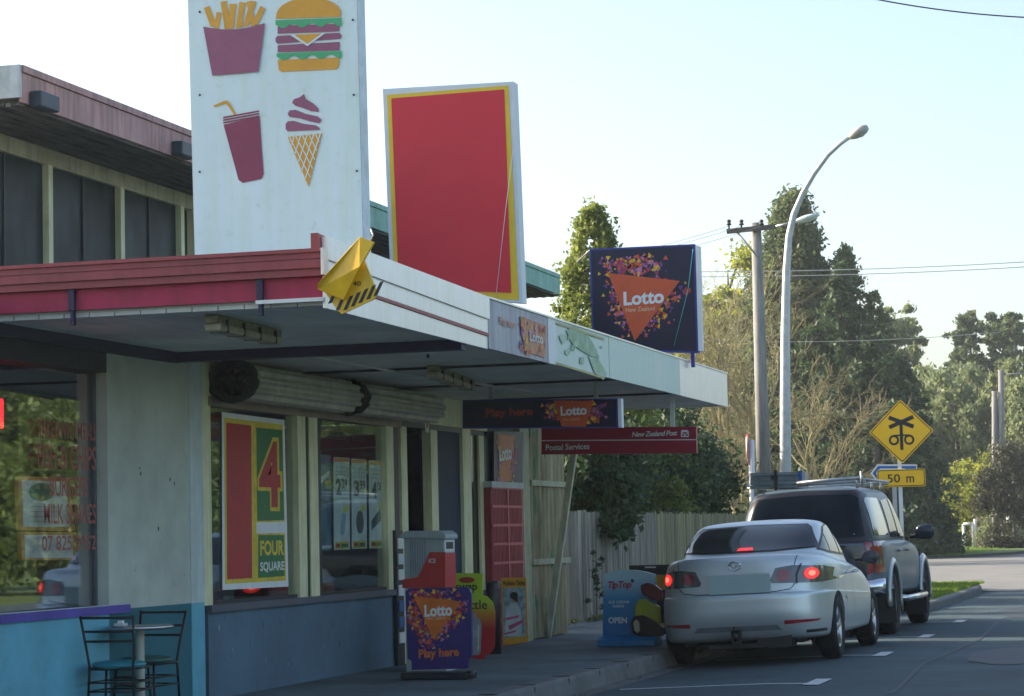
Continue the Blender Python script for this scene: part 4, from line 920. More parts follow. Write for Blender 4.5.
# --- swap bottle cage (red lockers) with lotto poster above
X = FX+.10; q = pxX(X); cv = PX(X)
t = thing('gas_locker', 'tall red mesh gas bottle locker against the shop wall', 'locker', (X-.05, wy(508, X), PZ))
ya_ = q(492, 500)[0]; yb_ = q(523, 500)[0]; z1 = q(508, 488)[1]
MB().box((X-.10, ya_, PZ), (X-.02, yb_, z1)).build('cabinet', mat('locker_dark_red', (.22, .015, .025), .5), t)
mb = MB()
for k in range(24): y = ya_+(yb_-ya_)*k/23; mb.box((X-.006, y-.006, PZ+.1), (X, y+.006, z1))
for k in range(9): z = PZ+.1+(z1-PZ-.1)*k/8; mb.box((X-.004, ya_, z-.016), (X+.004, yb_, z+.016))
mb.box((X-.004, (ya_+yb_)/2-.03, PZ+.1), (X+.005, (ya_+yb_)/2+.03, z1))
mb.build('mesh_door', mat('locker_red', (.50, .04, .07), .45), t)
MB().box((X-.1, ya_-.02, z1), (X+.01, yb_+.02, z1+.07)).build('top_rail', mat('locker_rail', (.45, .48, .48), .5), t)
X = FX+.04; q = pxX(X); cv = PX(X)
t = thing('wall_lottery_poster', 'small dark poster with an orange lottery triangle above the red locker', 'poster', (X-.03, wy(507, X), 2.2))
MB().prism([q(*p) for p in ((494, 484), (522.5, 485), (522.5, 432), (494, 431))], cv, 0, -.02).build('board', mat('poster_charcoal', (.04, .04, .07), .5), t)
a = MB(); a.flat([q(*p) for p in ((498, 434), (515, 436), (511, 481), (500, 482))], cv, .003, mat('poster_amber', (.6, .16, .02), .5))
confetti(a, cv, [(q(498, 435), q(500, 480), .05), (q(515, 436), q(512, 480), .05)], 90, .035, .004, CONF, 31, lambda y, z: q(495, 460)[0] < y < q(521, 460)[0] and q(508, 483)[1] < z < q(508, 433)[1])
a.build('artwork', None, t, fixn=False); text('Lotto', cv, (*q(499, 462), *q(511, 448)), .007, C['white'], t, bold=.03, slope=.08)
# --- newspaper placard
Yn = 26.5; q = pxY(Yn); cv = PY(Yn)
t = thing('newspaper_placard', 'yellow topped newspaper placard with a colour photo by the red locker', 'placard', (onY(513, 640, Yn).x, Yn, PZ))
amber = mat('placard_amber', (.72, .36, .02), .5)
MB().prism([q(*p) for p in ((503, 645), (528, 642), (526, 577.5), (501, 578))], cv, 0, -.03).build('board', amber, t)
ph = mat('newspaper_photo', (.45, .55, .58), .5, scale=16, col2=(.10, .14, .16))
a = MB(); a.flat([q(*p) for p in ((503.5, 638), (526.5, 636), (525.2, 587), (502.5, 588))], cv, .002, ph)
sk = mat('photo_skin', (.4, .2, .13), .6)
a.flat([q(514+3.4*math.cos(k*.5), 598+4.6*math.sin(k*.5)) for k in range(13)], cv, .004, sk)
a.flat([q(514+4*math.cos(k*.5), 595.5+3.6*math.sin(k*.5)) for k in range(13)][5:13]+[q(518, 603)], cv, .005, C['dark'])
a.flat([q(*p) for p in ((505, 636), (522, 636), (521, 610), (517, 604), (511, 604), (506, 611))], cv, .003, C['pale'])
pk = mat('photo_pink', (.6, .1, .22), .5)
for pts in (((506, 618), (519, 615), (519, 617.5), (506, 620.5)), ((508, 626), (524, 619), (524, 622), (510, 630)), ((505, 633), (516, 630), (516, 632), (505, 635))): a.flat([q(*p) for p in pts], cv, .006, pk)
a.build('photo', None, t, fixn=False); text('Waikato Times', cv, (*q(502.5, 585.5), *q(525, 580.5)), .003, C['black'], t, bold=.02)
text('TOP PICKS', cv, (*q(509, 643), *q(521, 640.5)), .003, rd2, t, bold=.02) if False else None
# --- ice cream pavement sign
Yt = 27.1; q = pxY(Yt); cv = PY(Yt)
t = thing('ice_cream_sign', 'blue and white pavement board reading OPEN beside the silver car', 'sign', (onY(630, 640, Yt).x, Yt, PZ))
tp = bpy.data.materials.new('blue_fade_print'); tp.use_nodes = True; n_ = tp.node_tree.nodes; l_ = tp.node_tree.links
g1 = n_.new('ShaderNodeNewGeometry'); g2 = n_.new('ShaderNodeSeparateXYZ'); g3 = n_.new('ShaderNodeMapRange'); g3.inputs[1].default_value = q(630, 625)[1]; g3.inputs[2].default_value = q(630, 578)[1]
g4 = n_.new('ShaderNodeValToRGB'); g4.color_ramp.elements[0].color = (.01, .17, .42, 1); g4.color_ramp.elements[1].color = (.42, .60, .66, 1); e_ = g4.color_ramp.elements.new(.55); e_.color = (.02, .26, .50, 1)
l_.new(g1.outputs['Position'], g2.inputs[0]); l_.new(g2.outputs[2], g3.inputs[0]); l_.new(g3.outputs[0], g4.inputs[0]); l_.new(g4.outputs[0], n_['Principled BSDF'].inputs['Base Color']); n_['Principled BSDF'].inputs['Roughness'].default_value = .35
top = [(604, 574)]+[(604+51*k/12, 574-4.2*math.sin(math.pi*k/12)+.3*k/12) for k in range(1, 12)]+[(655, 574.5)]
MB().prism([q(*p) for p in ([(602.5, 640)]+[(656, 639)]+top[::-1])], cv, 0, -.06).build('panel', tp, t)
p = onY(600.5, 640, Yt); p2 = onY(658, 640, Yt)
bs_ = MB(); bs_.prism([(-.16, PZ), (.22, PZ), (.22, PZ+.07), (.12, PZ+.12), (-.06, PZ+.12), (-.16, PZ+.07)], lambda a, b, d: Vector((d, Yt+a, b)), p.x, p2.x); bs_.build('base', mat('base_blue', (.01, .20, .46), .35), t, bevel=.012)
trd = mat('script_red', (.42, .01, .05), .5)
text('TipTop', cv, (*q(608, 590.5), *q(631.5, 581)), .004, trd, t, bold=.03, shear=.25, space=.9, slope=.01)
MB().flat([q(632.5+1.8*math.cos(k*1.0472), 580.8+2*math.sin(k*1.0472)) for k in range(6)], cv, .004, C['navy']).build('mark', None, t)
text('ICE CREAM', cv, (*q(609, 603.5), *q(629, 600.5)), .004, C['white'], t, bold=.015); text('INSIDE', cv, (*q(613, 607.5), *q(624, 604.8)), .004, C['white'], t, bold=.015)
text('OPEN', cv, (*q(608.5, 623.5), *q(627, 617)), .004, C['white'], t, bold=.03)
# ice cream bar held out on the side of the board
ib = MB(); 
choc = mat('chocolate', (.035, .012, .006), .3); crm = mat('vanilla', (.6, .55, .36), .5); brd = mat('berry_red', (.16, .008, .014), .3); bye = mat('lemon_yellow', (.42, .42, .02), .35)
def blob(pts, m, d0, d1, name):
    mb = MB(); mb.prism([q(*p) for p in pts], cv, d0, d1); mb.build(name, m, t, bevel=.015)
blob([(641, 585), (648, 582.5), (656, 585), (662, 590), (663, 600), (658, 601.5), (649, 598), (643, 594)][::-1], brd, .05, -.03, 'ice_block')
blob([(636, 606), (639, 600), (645, 598.5), (651, 602), (660, 606), (661, 622), (655, 626), (644, 624), (636, 616)][::-1], bye, .07, -.03, 'ice_block')
blob([(632, 622), (636, 615.5), (645, 615), (656, 620), (665, 628), (664, 636), (652, 637), (640, 636), (634, 632)][::-1], choc, .09, -.02, 'ice_block')
blob([(635, 622), (638, 619), (641, 622), (642, 630), (639, 633), (636, 630)][::-1], crm, .10, .085, 'filling')
# --- black and yellow board behind
Yb = 28.6; q = pxY(Yb); cv = PY(Yb)
t = thing('black_placard', 'black and yellow placard standing behind the ice cream board', 'sign', (onY(655, 640, Yb).x, Yb, PZ))
MB().prism([q(*p) for p in ((632, 634), (690, 634), (690, 564), (629, 565.5))], cv, 0, -.03).build('board', C['black'], t)
a = MB(); MB().flat([q(*p) for p in ((656, 590), (690, 590), (690, 575), (656, 575))], cv, .003, amber).build('yellow_panel', None, t); MB().flat([q(*p) for p in ((654, 627), (690, 627), (690, 623), (654, 623))], cv, .003, amber).build('yellow_band', None, t)
MB().flat([q(*p) for p in ((645, 568), (656, 568), (656, 566.5), (645, 566.5))], cv, .003, C['offwhite']).build('white_mark', None, t); MB().flat([q(*p) for p in ((656, 597), (690, 597), (690, 592), (656, 592))], cv, .003, rd2).build('red_band', None, t)

# ================================================================ FENCES, POLES, SIGNS
def paling_fence(name, label, p0, p1, z0, h, m, seed, pw=.095, gap=.012, jag=.03, railm=None):
    rnd = random.Random(seed); p0 = Vector(p0); p1 = Vector(p1); L = (p1-p0).length; d = (p1-p0).normalized(); nn = Vector((d.y, -d.x))
    t = thing(name, label, 'fence', (p0.x, p0.y, z0)); mb = MB(); s = 0
    while s < L:
        wd = pw*rnd.uniform(.85, 1.15); top = z0+h+rnd.uniform(-jag, jag); o = rnd.uniform(-.006, .006); th = .018
        if rnd.random() > .015:
            tl = rnd.uniform(-.012, .012); a = p0+d*s; b = p0+d*(s+wd)
            vs = [(a.x+nn.x*o, a.y+nn.y*o, z0), (b.x+nn.x*o, b.y+nn.y*o, z0), (b.x+nn.x*(o+th), b.y+nn.y*(o+th), z0), (a.x+nn.x*(o+th), a.y+nn.y*(o+th), z0)]
            vt = [(v[0]+d.x*tl, v[1]+d.y*tl, top+rnd.uniform(-.005, .005)) for v in vs]
            mb.add(vs+vt, [(0, 3, 2, 1), (4, 5, 6, 7), (0, 1, 5, 4), (1, 2, 6, 5), (2, 3, 7, 6), (3, 0, 4, 7)])
        s += wd+gap*rnd.uniform(.3, 1.6)
    mb.build('palings', m, t)
    rb = MB()
    for z in (z0+.3, z0+h-.3):
        a = p0-nn*.05; b = p1-nn*.05; rb.tube([(a.x, a.y, z), (b.x, b.y, z)], .035, None, 4, sm=False)
    rb.build('rails', m, t)
    pb = MB(); k = max(2, int(L/2.4))
    for i in range(k+1):
        a = p0+d*(L*i/k)-nn*.1; pb.box((a.x-.05, a.y-.05, z0-.1), (a.x+.05, a.y+.05, z0+h-.05))
    pb.build('posts', m, t); return t
fm = mat('weathered_palings', (.36, .33, .26), .85, scale=2.0, col2=(.17, .155, .125), island=.32, bump=.2, bscale=30, streak=.3, stretch=(4, 4, .6))
lich = mat('lichen_palings', (.36, .31, .13), .85, scale=2.0, col2=(.17, .165, .13), island=.30, streak=.25, stretch=(4, 4, .6))
hf = onX(600, 511, -8.75).z-.13
paling_fence('paling_fence', 'tall weathered grey paling fence running on from the shop wall', (-8.75, 30.5), (-8.9, 40.8), .12, hf, fm, 1)
paling_fence('paling_fence', 'lichen stained yellowish stretch of paling fence behind the parked cars', (-8.92, 40.85), (-9.1, 53.2), .12, hf, lich, 2)
A_ = onY(848, 549, 152); B_ = onY(948, 549, 152)
paling_fence('paling_fence', 'low dark brown fence beyond the far grass verge', (A_.x-14, 152), (B_.x, 152), .1, onY(900, 527, 152).z-.1, mat('far_palings', (.16, .12, .09), .85, island=.3, scale=1), 3, pw=.16)
# white post and rail by the driveway
def pipe_rail(label, px0, px1, py, Y, name='white_rail', n=2):
    a = onY(px0, py, Y); b = onY(px1, py, Y); t = thing(name, label, 'railing', (a.x, Y, .1)); mb = MB()
    mb.tube([(a.x, Y, .1), (a.x, Y, a.z)], .09).build('post', C['white'], t)
    if n > 1: MB().tube([(b.x, Y, .1), (b.x, Y, b.z)], .09).build('post', C['white'], t)
    MB().tube([(a.x, Y, a.z), (b.x, Y, b.z)], .08).build('rail', C['white'], t)
pipe_rail('white pipe rail at the right beyond the grass', 1008, 1040, 517, 140)
pipe_rail('short white rail by the far brown fence', 963.5, 973, 524, 140)
t = thing('marker_post', 'thin white post standing right of the short far rail', 'post', tuple(onY(976, 546, 140))); p = onY(976, 546, 140); MB().tube([(p.x, 140, .1), (p.x, 140, onY(976, 519, 140).z)], .08).build('post', C['white'], t)
# --- lamp post
t = thing('street_lamp', 'tall pale curved steel street lamp leaning over the road', 'street lamp', (onY(786, 470, 52).x, 52, .12))
Yp = 52
cps = [(785.5, 600), (785.5, 470), (785.2, 400), (785.3, 330), (786.5, 270), (789, 236), (794, 214), (803, 193), (814, 174), (828, 155), (840, 144), (850, 137)]
P = [onY(a, b, Yp) for a, b in cps]; P[0].z = .1
MB().tube(P, [.13, .125, .115, .1, .085, .075, .07, .06, .055, .05, .045, .04], None, 12).build('post', mat('lamp_galv', (.55, .57, .58), .45, metal=.3, var=.1, scale=8), t)
c1, c2 = onY(849, 137.5, Yp), onY(868, 127, Yp); dv = (c2-c1)
hd = MB(); k = 7; vs = []
for i in range(k):
    u = i/(k-1); c = c1+dv*u; wd = [.06, .12, .17, .19, .19, .16, .06][i]; hh = [.05, .09, .115, .12, .115, .10, .05][i]
    for j in range(12):
        a = 2*math.pi*j/12; vs.append(c+Vector((-dv.normalized().z*hh*math.sin(a), wd*math.cos(a), dv.normalized().x*hh*math.sin(a))))
hd.add(vs, [(i*12+j, i*12+(j+1) % 12, (i+1)*12+(j+1) % 12, (i+1)*12+j) for i in range(k-1) for j in range(12)]+[tuple(range(12)), tuple(range((k-1)*12, k*12))], None, True)
hd.build('lamp_head', mat('lamp_head_grey', (.45, .45, .42), .4), t)
c = c1+dv*.55+Vector((.02, 0, -.07)); MB().lathe([(0, -.06), (.08, -.03), (.1, .03)], c, 'Z', n=14).build('lamp_bowl', C['pale'], t)
# --- utility pole
Yu = 54
bx = onY(767, 560, Yu); t = thing('utility_pole', 'grey wooden power pole with a crossarm and side lamp', 'power pole', (bx.x, Yu, .1))
tpx = onY(756, 223, Yu); b0 = onY(763.8, 470, Yu); b0 = b0+(b0-tpx)*(b0.z-.05)/(tpx.z-b0.z)
polem = mat('grey_timber', (.30, .29, .27), .85, var=.2, scale=3, col2=(.16, .155, .15), stretch=(5, 5, .5))
MB().tube([b0, tpx], [.19, .115], None, 14).build('pole', polem, t)
a0_, a1_ = onY(727, 231.5, Yu-.15), onY(776, 226.5, Yu-.15)
MB().tube([a0_, a1_], .075, None, 4, sm=False).build('crossarm', mat('dark_timber', (.12, .10, .085), .8), t)
MB().tube([onY(736, 231, Yu-.15), onY(757, 256, Yu-.15)], .025).build('brace', C['steel'], t)
for px in (729, 741.5, 761.5):
    c = onY(px, 228, Yu-.15); MB().lathe([(.02, -.05), (.02, .06), (.06, .07), (.06, .10), (.035, .11), (.05, .14), (.05, .18), (0, .2)], c, 'Z', n=10).build('insulator', C['dark'], t)
c1, c2 = onY(776, 226.5, Yu-.2), onY(795, 222, Yu-.2)
MB().tube([c1, c2], .03).build('lamp_arm', C['steel'], t)
c1, c2 = onY(793, 222, Yu-.2), onY(818, 215.5, Yu-.2); dv = c2-c1; hd = MB(); vs = []
for i in range(7):
    u = i/6; c = c1+dv*u; wd = [.04, .07, .11, .13, .13, .11, .05][i]; hh = [.03, .05, .075, .085, .085, .07, .03][i]
    for j in range(12):
        a = 2*math.pi*j/12; vs.append(c+Vector((0, wd*math.cos(a), hh*math.sin(a))))
hd.add(vs, [(i*12+j, i*12+(j+1) % 12, (i+1)*12+(j+1) % 12, (i+1)*12+j) for i in range(6) for j in range(12)]+[tuple(range(12)), tuple(range(72, 84))], None, True)
hd.build('lamp_head', C['pale'], t)
# wires
def wire(label, p0, p1, r, sag, m=C['dark']):
    p0 = Vector(p0); p1 = Vector(p1); pts = [p0.lerp(p1, k/12)-Vector((0, 0, sag*4*(k/12)*(1-k/12))) for k in range(13)]
    t = MB().tube(pts, r, None, 5).build('power_line', m, None); tag(t, label, 'power line', 'overhead wires'); return t
wm = mat('wire_grey', (.40, .43, .45), .6)
for px, lb in ((729, 'left'), (741.5, 'middle'), (761.5, 'right')):
    c = onY(px, 226, Yu-.15); e = Vector((c.x-5, Yu-8, c.z-1.9)); wire('thin wire running down to the left from the %s insulator of the crossarm' % lb, c, e, .005, .2, wm)
for k, (y0_, y1_) in enumerate(((268.5, 262), (273.5, 267))):
    wire(('upper' if k == 0 else 'lower')+' of two long wires crossing the sky at the right', onY(640, y0_+3, 100), onY(1040, y1_-1, 100), .017, .15, wm)
wire('single wire crossing the top right corner of the sky', onY(860, -4, 30), onY(1040, 18, 30), .009, .05, C['dark'])
wire('faint low wire passing behind the poles', onY(700, 340, 96), onY(1000, 332, 96), .011, .2, wm)
# --- give way sign seen from the side
Yw = 49
P0 = onY(748.5, 505, Yw)
t = thing('give_way_sign', 'white triangular road sign with red edge seen nearly side on by the power pole', 'road sign', (P0.x, Yw, .12))
MB().tube([(P0.x+.04, Yw+.05, .1), onY(749, 440, Yw)+Vector((.04, .05, 0))], .06, None, 10).build('post', C['white'], t)
top_l = onY(741.5, 434, Yw); top_r = onY(751.5, 434, Yw); bot = onY(746.5, 466, Yw)
W_ = 1.0; a = MB(); dvn = Vector((top_r.x-top_l.x, -.9, 0))
c = (top_l+top_r)/2; A1 = c-Vector((.10, -.42, 0)); A2 = c+Vector((.10, -.42, 0))
nrm = Vector((.42, .10, 0)).normalized(); nrm = nrm if nrm.y < 0 else nrm
def tri(A1, A2, B_, off, th, m, nm):
    n = (A2-A1).cross(B_-A1).normalized(); n = -n if n.dot(CO-A1) < 0 else n
    mb = MB(); v = [A1+n*off, A2+n*off, B_+n*off]; v2 = [x-n*th for x in v]; mb.add(v+v2, [(0, 1, 2), (5, 4, 3), (0, 3, 4, 1), (1, 4, 5, 2), (2, 5, 3, 0)]); mb.build(nm, m, t)
tri(A1, A2, bot, 0, .006, mat('sign_red_edge', (.55, .03, .05), .4), 'border')
g_ = (A1+A2+bot)/3; L_ = lambda p: g_+(p-g_)*.74
tri(L_(A1), L_(A2), L_(bot), .006, .003, C['white'], 'face')
# --- railway crossing warning sign
Ys = 41.5
sy = mat('warning_yellow', (1.0, .56, .01), .35, var=.03)
pc = onY(901.5, 432, Ys); t = thing('railway_crossing_sign', 'yellow diamond warning sign with crossbuck symbol and 50 m plate', 'road sign', (pc.x, Ys, .12))
q = pxY(Ys); cv = PY(Ys); e = MB()
def rdiam(cx, cy, r, rc=.1):
    pts = []; 
    for k in range(4):
        a = math.pi/2*k; tip = (cx+r*math.cos(a), cy+r*math.sin(a)); a0 = a-.0; 
        for s in (-1, 0, 1):
            b = a+s*.035; rr = r*(1 if s == 0 else .965)-(r*.02 if s == 0 else 0); pts.append((cx+rr*math.cos(b), cy+rr*math.sin(b)))
    return pts
cx, cz = q(901.3, 431.5); rr = (q(934, 431)[0]-q(869, 431)[0])/2
MB().prism(rdiam(cx, cz, rr), cv, 0, -.02).build('diamond_plate', sy, t)
MB().flat(rdiam(cx, cz, rr*.955), cv, .003, C['black']).build('border', None, t); MB().flat(rdiam(cx, cz, rr*.92), cv, .005, sy).build('diamond_face', None, t)
a = MB(); s = rr/32.5
def bar(x0, y0, x1, y1, w, d):
    v = Vector((x1-x0, y1-y0)).normalized(); n = Vector((-v.y, v.x))*w/2
    a.flat([(cx+s*(x0-n.x), cz+s*(y0-n.y)), (cx+s*(x1-n.x), cz+s*(y1-n.y)), (cx+s*(x1+n.x), cz+s*(y1+n.y)), (cx+s*(x0+n.x), cz+s*(y0+n.y))], cv, d, C['black'])
bar(-12, 4.5, 12.5, 14.5, 4, .007); bar(-12, 14.5, 12.5, 4.5, 4, .0075); bar(0, 12, 0, -18.5, 3.2, .008); bar(-5, -3.8, 5, -3.8, 1.6, .0085); 
for sx in (-1, 1):
    o = []; 
    for k in range(24):
        t0 = 2*math.pi*k/24; t1 = 2*math.pi*(k+1)/24; ccx = cx+s*sx*7.6; ccz = cz-s*8.5
        a.flat([(ccx+s*5.2*math.cos(t0), ccz+s*5.2*math.sin(t0)), (ccx+s*5.2*math.cos(t1), ccz+s*5.2*math.sin(t1)), (ccx+s*3.1*math.cos(t1), ccz+s*3.1*math.sin(t1)), (ccx+s*3.1*math.cos(t0), ccz+s*3.1*math.sin(t0))], cv, .007, C['black'])
bar(-7.6, -3.8, 7.6, -3.8, 1.4, .009)
a.build('symbol', None, t, fixn=False)
def rrect(x0, y0, x1, y1, r):
    pts = []
    for (ccx, ccy, a0) in ((x1-r, y1-r, 0), (x0+r, y1-r, 90), (x0+r, y0+r, 180), (x1-r, y0+r, 270)):
        for k in range(4): b = R_(a0+30*k); pts.append((ccx+r*math.cos(b), ccy+r*math.sin(b)))
    return pts
x0, z0 = q(877.5, 487.5); x1, z1 = q(925, 468.5)
MB().prism(rrect(x0, z0, x1, z1, .03), cv, 0, -.02).build('distance_plate', sy, t)
MB().flat(rrect(x0+.012, z0+.012, x1-.012, z1-.012, .025), cv, .003, C['black']).build('border', None, t); MB().flat(rrect(x0+.024, z0+.024, x1-.024, z1-.024, .02), cv, .005, sy).build('plate_face', None, t)
text('50', cv, (*q(887.5, 482.8), *q(900, 474)), .007, C['black'], t, bold=.01); text('m', cv, (*q(906.5, 482.6), *q(914, 476)), .007, C['black'], t, bold=.01)
MB().box((onY(900.5, 500, Ys).x-.03, Ys+.02, .1), (onY(900.5, 500, Ys).x+.03, Ys+.08, onY(900, 410, Ys).z)).build('post', C['white'], t)
# blue and white arrow blade behind
Ya = 43.5; q = pxY(Ya); cv = PY(Ya)
t = thing('direction_sign', 'blue and white arrow sign half hidden behind the 50 m plate', 'road sign', (onY(893, 500, Ya).x, Ya, .12))
MB().prism([q(*p) for p in ((870.5, 473.5), (877, 464.3), (917, 464.3), (917, 482), (877, 482))][::-1], cv, 0, -.02).build('blade', C['white'], t)
MB().flat([q(*p) for p in ((872.5, 473.4), (878, 466), (916, 466), (916, 480.5), (878, 480.5))][::-1], cv, .003, mat('sign_blue', (.02, .16, .5), .4)).build('face', None, t)
MB().flat([q(*p) for p in ((876, 473.4), (880, 468.5), (905, 468.5), (905, 471), (882, 471), (880, 473.4), (882, 478), (879.5, 478))][::-1], cv, .005, C['white']).build('chevron', None, t)
MB().box((onY(894.5, 500, Ya).x-.035, Ya+.02, .1), (onY(894.5, 500, Ya).x+.035, Ya+.08, onY(894, 466, Ya).z)).build('post', mat('old_white_post', (.5, .52, .52), .6), t)
# far poles
for px, py, lb, mm in ((994.5, 391, 'shorter of the two far wooden poles at the right', C['white']), (1001, 370, 'taller of the two far wooden poles at the right', polem)):
    Yf = 135; a = onY(px, py, Yf); b = onY(px+.6, 530, Yf); t = thing('utility_pole', lb, 'power pole', (b.x, Yf, .1), group='far wooden poles')
    MB().tube([(b.x, Yf, .1), a], [.21, .15], None, 10).build('pole', polem, t)
    if py < 380: MB().tube([a+Vector((-.1, 0, -.25)), a+Vector((1.9, 0, -.25))], .06, None, 4).build('crossarm', polem, t)
# ================================================================ VEHICLES
def smooth_keys(keys, sub=4):
    """Catmull-Rom through slice keys; a key repeated gives a crease"""
    K = [np.array(k, float) for k in keys]; out = []
    for i in range(len(K)-1):
        p0 = K[max(i-1, 0)]; p1 = K[i]; p2 = K[i+1]; p3 = K[min(i+2, len(K)-1)]
        if np.allclose(p1, p2): continue
        if np.allclose(p0, p1): p0 = p1-(p2-p1)
        if np.allclose(p2, p3): p3 = p2+(p2-p1)
        for s in range(sub):
            t = s/sub
            m1 = (p2-p0)*.5; m2 = (p3-p1)*.5; d = p2-p1
            for a in range(len(d)):      # limit tangents so the curve never overshoots
                for mm in (m1, m2):
                    if d[a] == 0 or mm[a]*d[a] <= 0: mm[a] = 0
                    else: mm[a] = math.copysign(min(abs(mm[a]), 3*abs(d[a])), d[a])
            h = (2*t**3-3*t**2+1)*p1+(t**3-2*t**2+t)*m1+(-2*t**3+3*t**2)*p2+(t**3-t**2)*m2
            out.append(h)
    out.append(K[-1]); return out
def shell(keys, m, parent, name, wells, sub=4, N=144, sc_=1.0):
    """keys: (z_rear, z_front, y_rear, y_front, half width, n_rear, n_front)"""
    S = smooth_keys(keys, sub); mb = MB(); vs = []
    for k in S:
        zr, zf, yr, yf, wd, nr, nf = k; yc = (yr+yf)/2; a = (yf-yr)/2
        for j in range(N):
            t = 2*math.pi*(j+.5)/N; cx, sy_ = math.cos(t), math.sin(t); n = nf if sy_ > 0 else nr
            # angle remap so that points crowd into the corners
            x = wd*math.copysign(abs(cx)**(2/n), cx); y = yc+a*math.copysign(abs(sy_)**(2/n), sy_)
            u = (y-yr)/(yf-yr) if yf > yr else 0; vs.append((x*sc_, y*sc_, (zr+(zf-zr)*u)*sc_))
    k = len(S)
    mb.add(vs, [(i*N+j, i*N+(j+1) % N, (i+1)*N+(j+1) % N, (i+1)*N+j) for i in range(k-1) for j in range(N)]+[tuple(range(N))[::-1], tuple(range((k-1)*N, k*N))], None, True)
    o = mb.build(name, m, parent, local=True)
    for (y, z, r, depth) in wells:
        for sx in (-1, 1):
            cb = MB(); cb.lathe([(0, -depth/2), (r, -depth/2), (r, depth/2), (0, depth/2)], ((.98*keys[4][4] if False else 0)+sx*(keys[4][4]-depth/2+.05)*sc_, y*sc_, z*sc_), 'X', n=40)
            c = cb.build('cutter', m, None, local=True); md = o.modifiers.new('b', 'BOOLEAN'); md.operation = 'DIFFERENCE'; md.object = c; md.solver = 'EXACT'
    if wells:
        me = bpy.data.meshes.new_from_object(o.evaluated_get(bpy.context.evaluated_depsgraph_get()))
        for md in list(o.modifiers):
            bpy.data.objects.remove(md.object); 
        o.modifiers.clear(); o.data = me
        me.materials.clear(); me.materials.append(m)
        me.polygons.foreach_set('use_smooth', [True]*len(me.polygons))
        me.set_sharp_from_angle(angle=R_(38))
    else:
        o.data.set_sharp_from_angle(angle=R_(38))
    bm = bmesh.new(); bm.from_mesh(o.data); bv = BVHTree.FromBMesh(bm); bm.free()
    return o, bv
def patch(bv, poly, side, off, m, parent, name, step=.03, label=None, axis=None, back=0.0):
    """project a 2d outline onto the body. side 'R'/'L': (y,z); 'B' back: (x,z); 'T' top: (x,y)"""
    bm = bmesh.new(); vs = [bm.verts.new((a, b, 0)) for a, b in poly]; bm.faces.new(vs)
    xs = [p[0] for p in poly]; zs = [p[1] for p in poly]
    for lo, hi, ax in ((min(xs), max(xs), 0), (min(zs), max(zs), 1)):
        n = int((hi-lo)/step)
        for i in range(1, n+1):
            p = [0, 0, 0]; p[ax] = lo+(hi-lo)*i/(n+1); nn = [0, 0, 0]; nn[ax] = 1
            bmesh.ops.bisect_plane(bm, geom=bm.verts[:]+bm.edges[:]+bm.faces[:], plane_co=p, plane_no=nn, dist=1e-6)
    ok = {}
    for v in bm.verts:
        a, b = v.co.x, v.co.y
        o, d = {'R': (Vector((4, a, b)), Vector((-1, 0, 0))), 'L': (Vector((-4, a, b)), Vector((1, 0, 0))), 'B': (Vector((a, -4, b)), Vector((0, 1, 0))), 'T': (Vector((a, b, 5)), Vector((0, 0, -1)))}[side]
        h, n, i, dist = bv.ray_cast(o, d)
        if h is None: ok[v] = None; continue
        if n.dot(d) > 0: n = -n
        ok[v] = h+n*off
    dead = [v for v in bm.verts if ok[v] is None]
    for v in bm.verts:
        if ok[v] is not None: v.co = ok[v]
    bmesh.ops.delete(bm, geom=dead, context='VERTS')
    me = bpy.data.meshes.new(name); bm.to_mesh(me); bm.free(); me.materials.append(m)
    me.polygons.foreach_set('use_smooth', [True]*len(me.polygons))
    ob = bpy.data.objects.new(name, me); COL.objects.link(ob); ob.parent = parent
    if label: ob['label'] = label
    return ob
def strip_poly(pts, w):
    """thin ribbon outline round a polyline"""
    pts = [Vector(p) for p in pts]; L = []; Rr = []
    for i, p in enumerate(pts):
        d = (pts[min(i+1, len(pts)-1)]-pts[max(i-1, 0)]).normalized(); n = Vector((-d.y, d.x))*w/2; L.append(tuple(p+n)); Rr.append(tuple(p-n))
    return L+Rr[::-1]
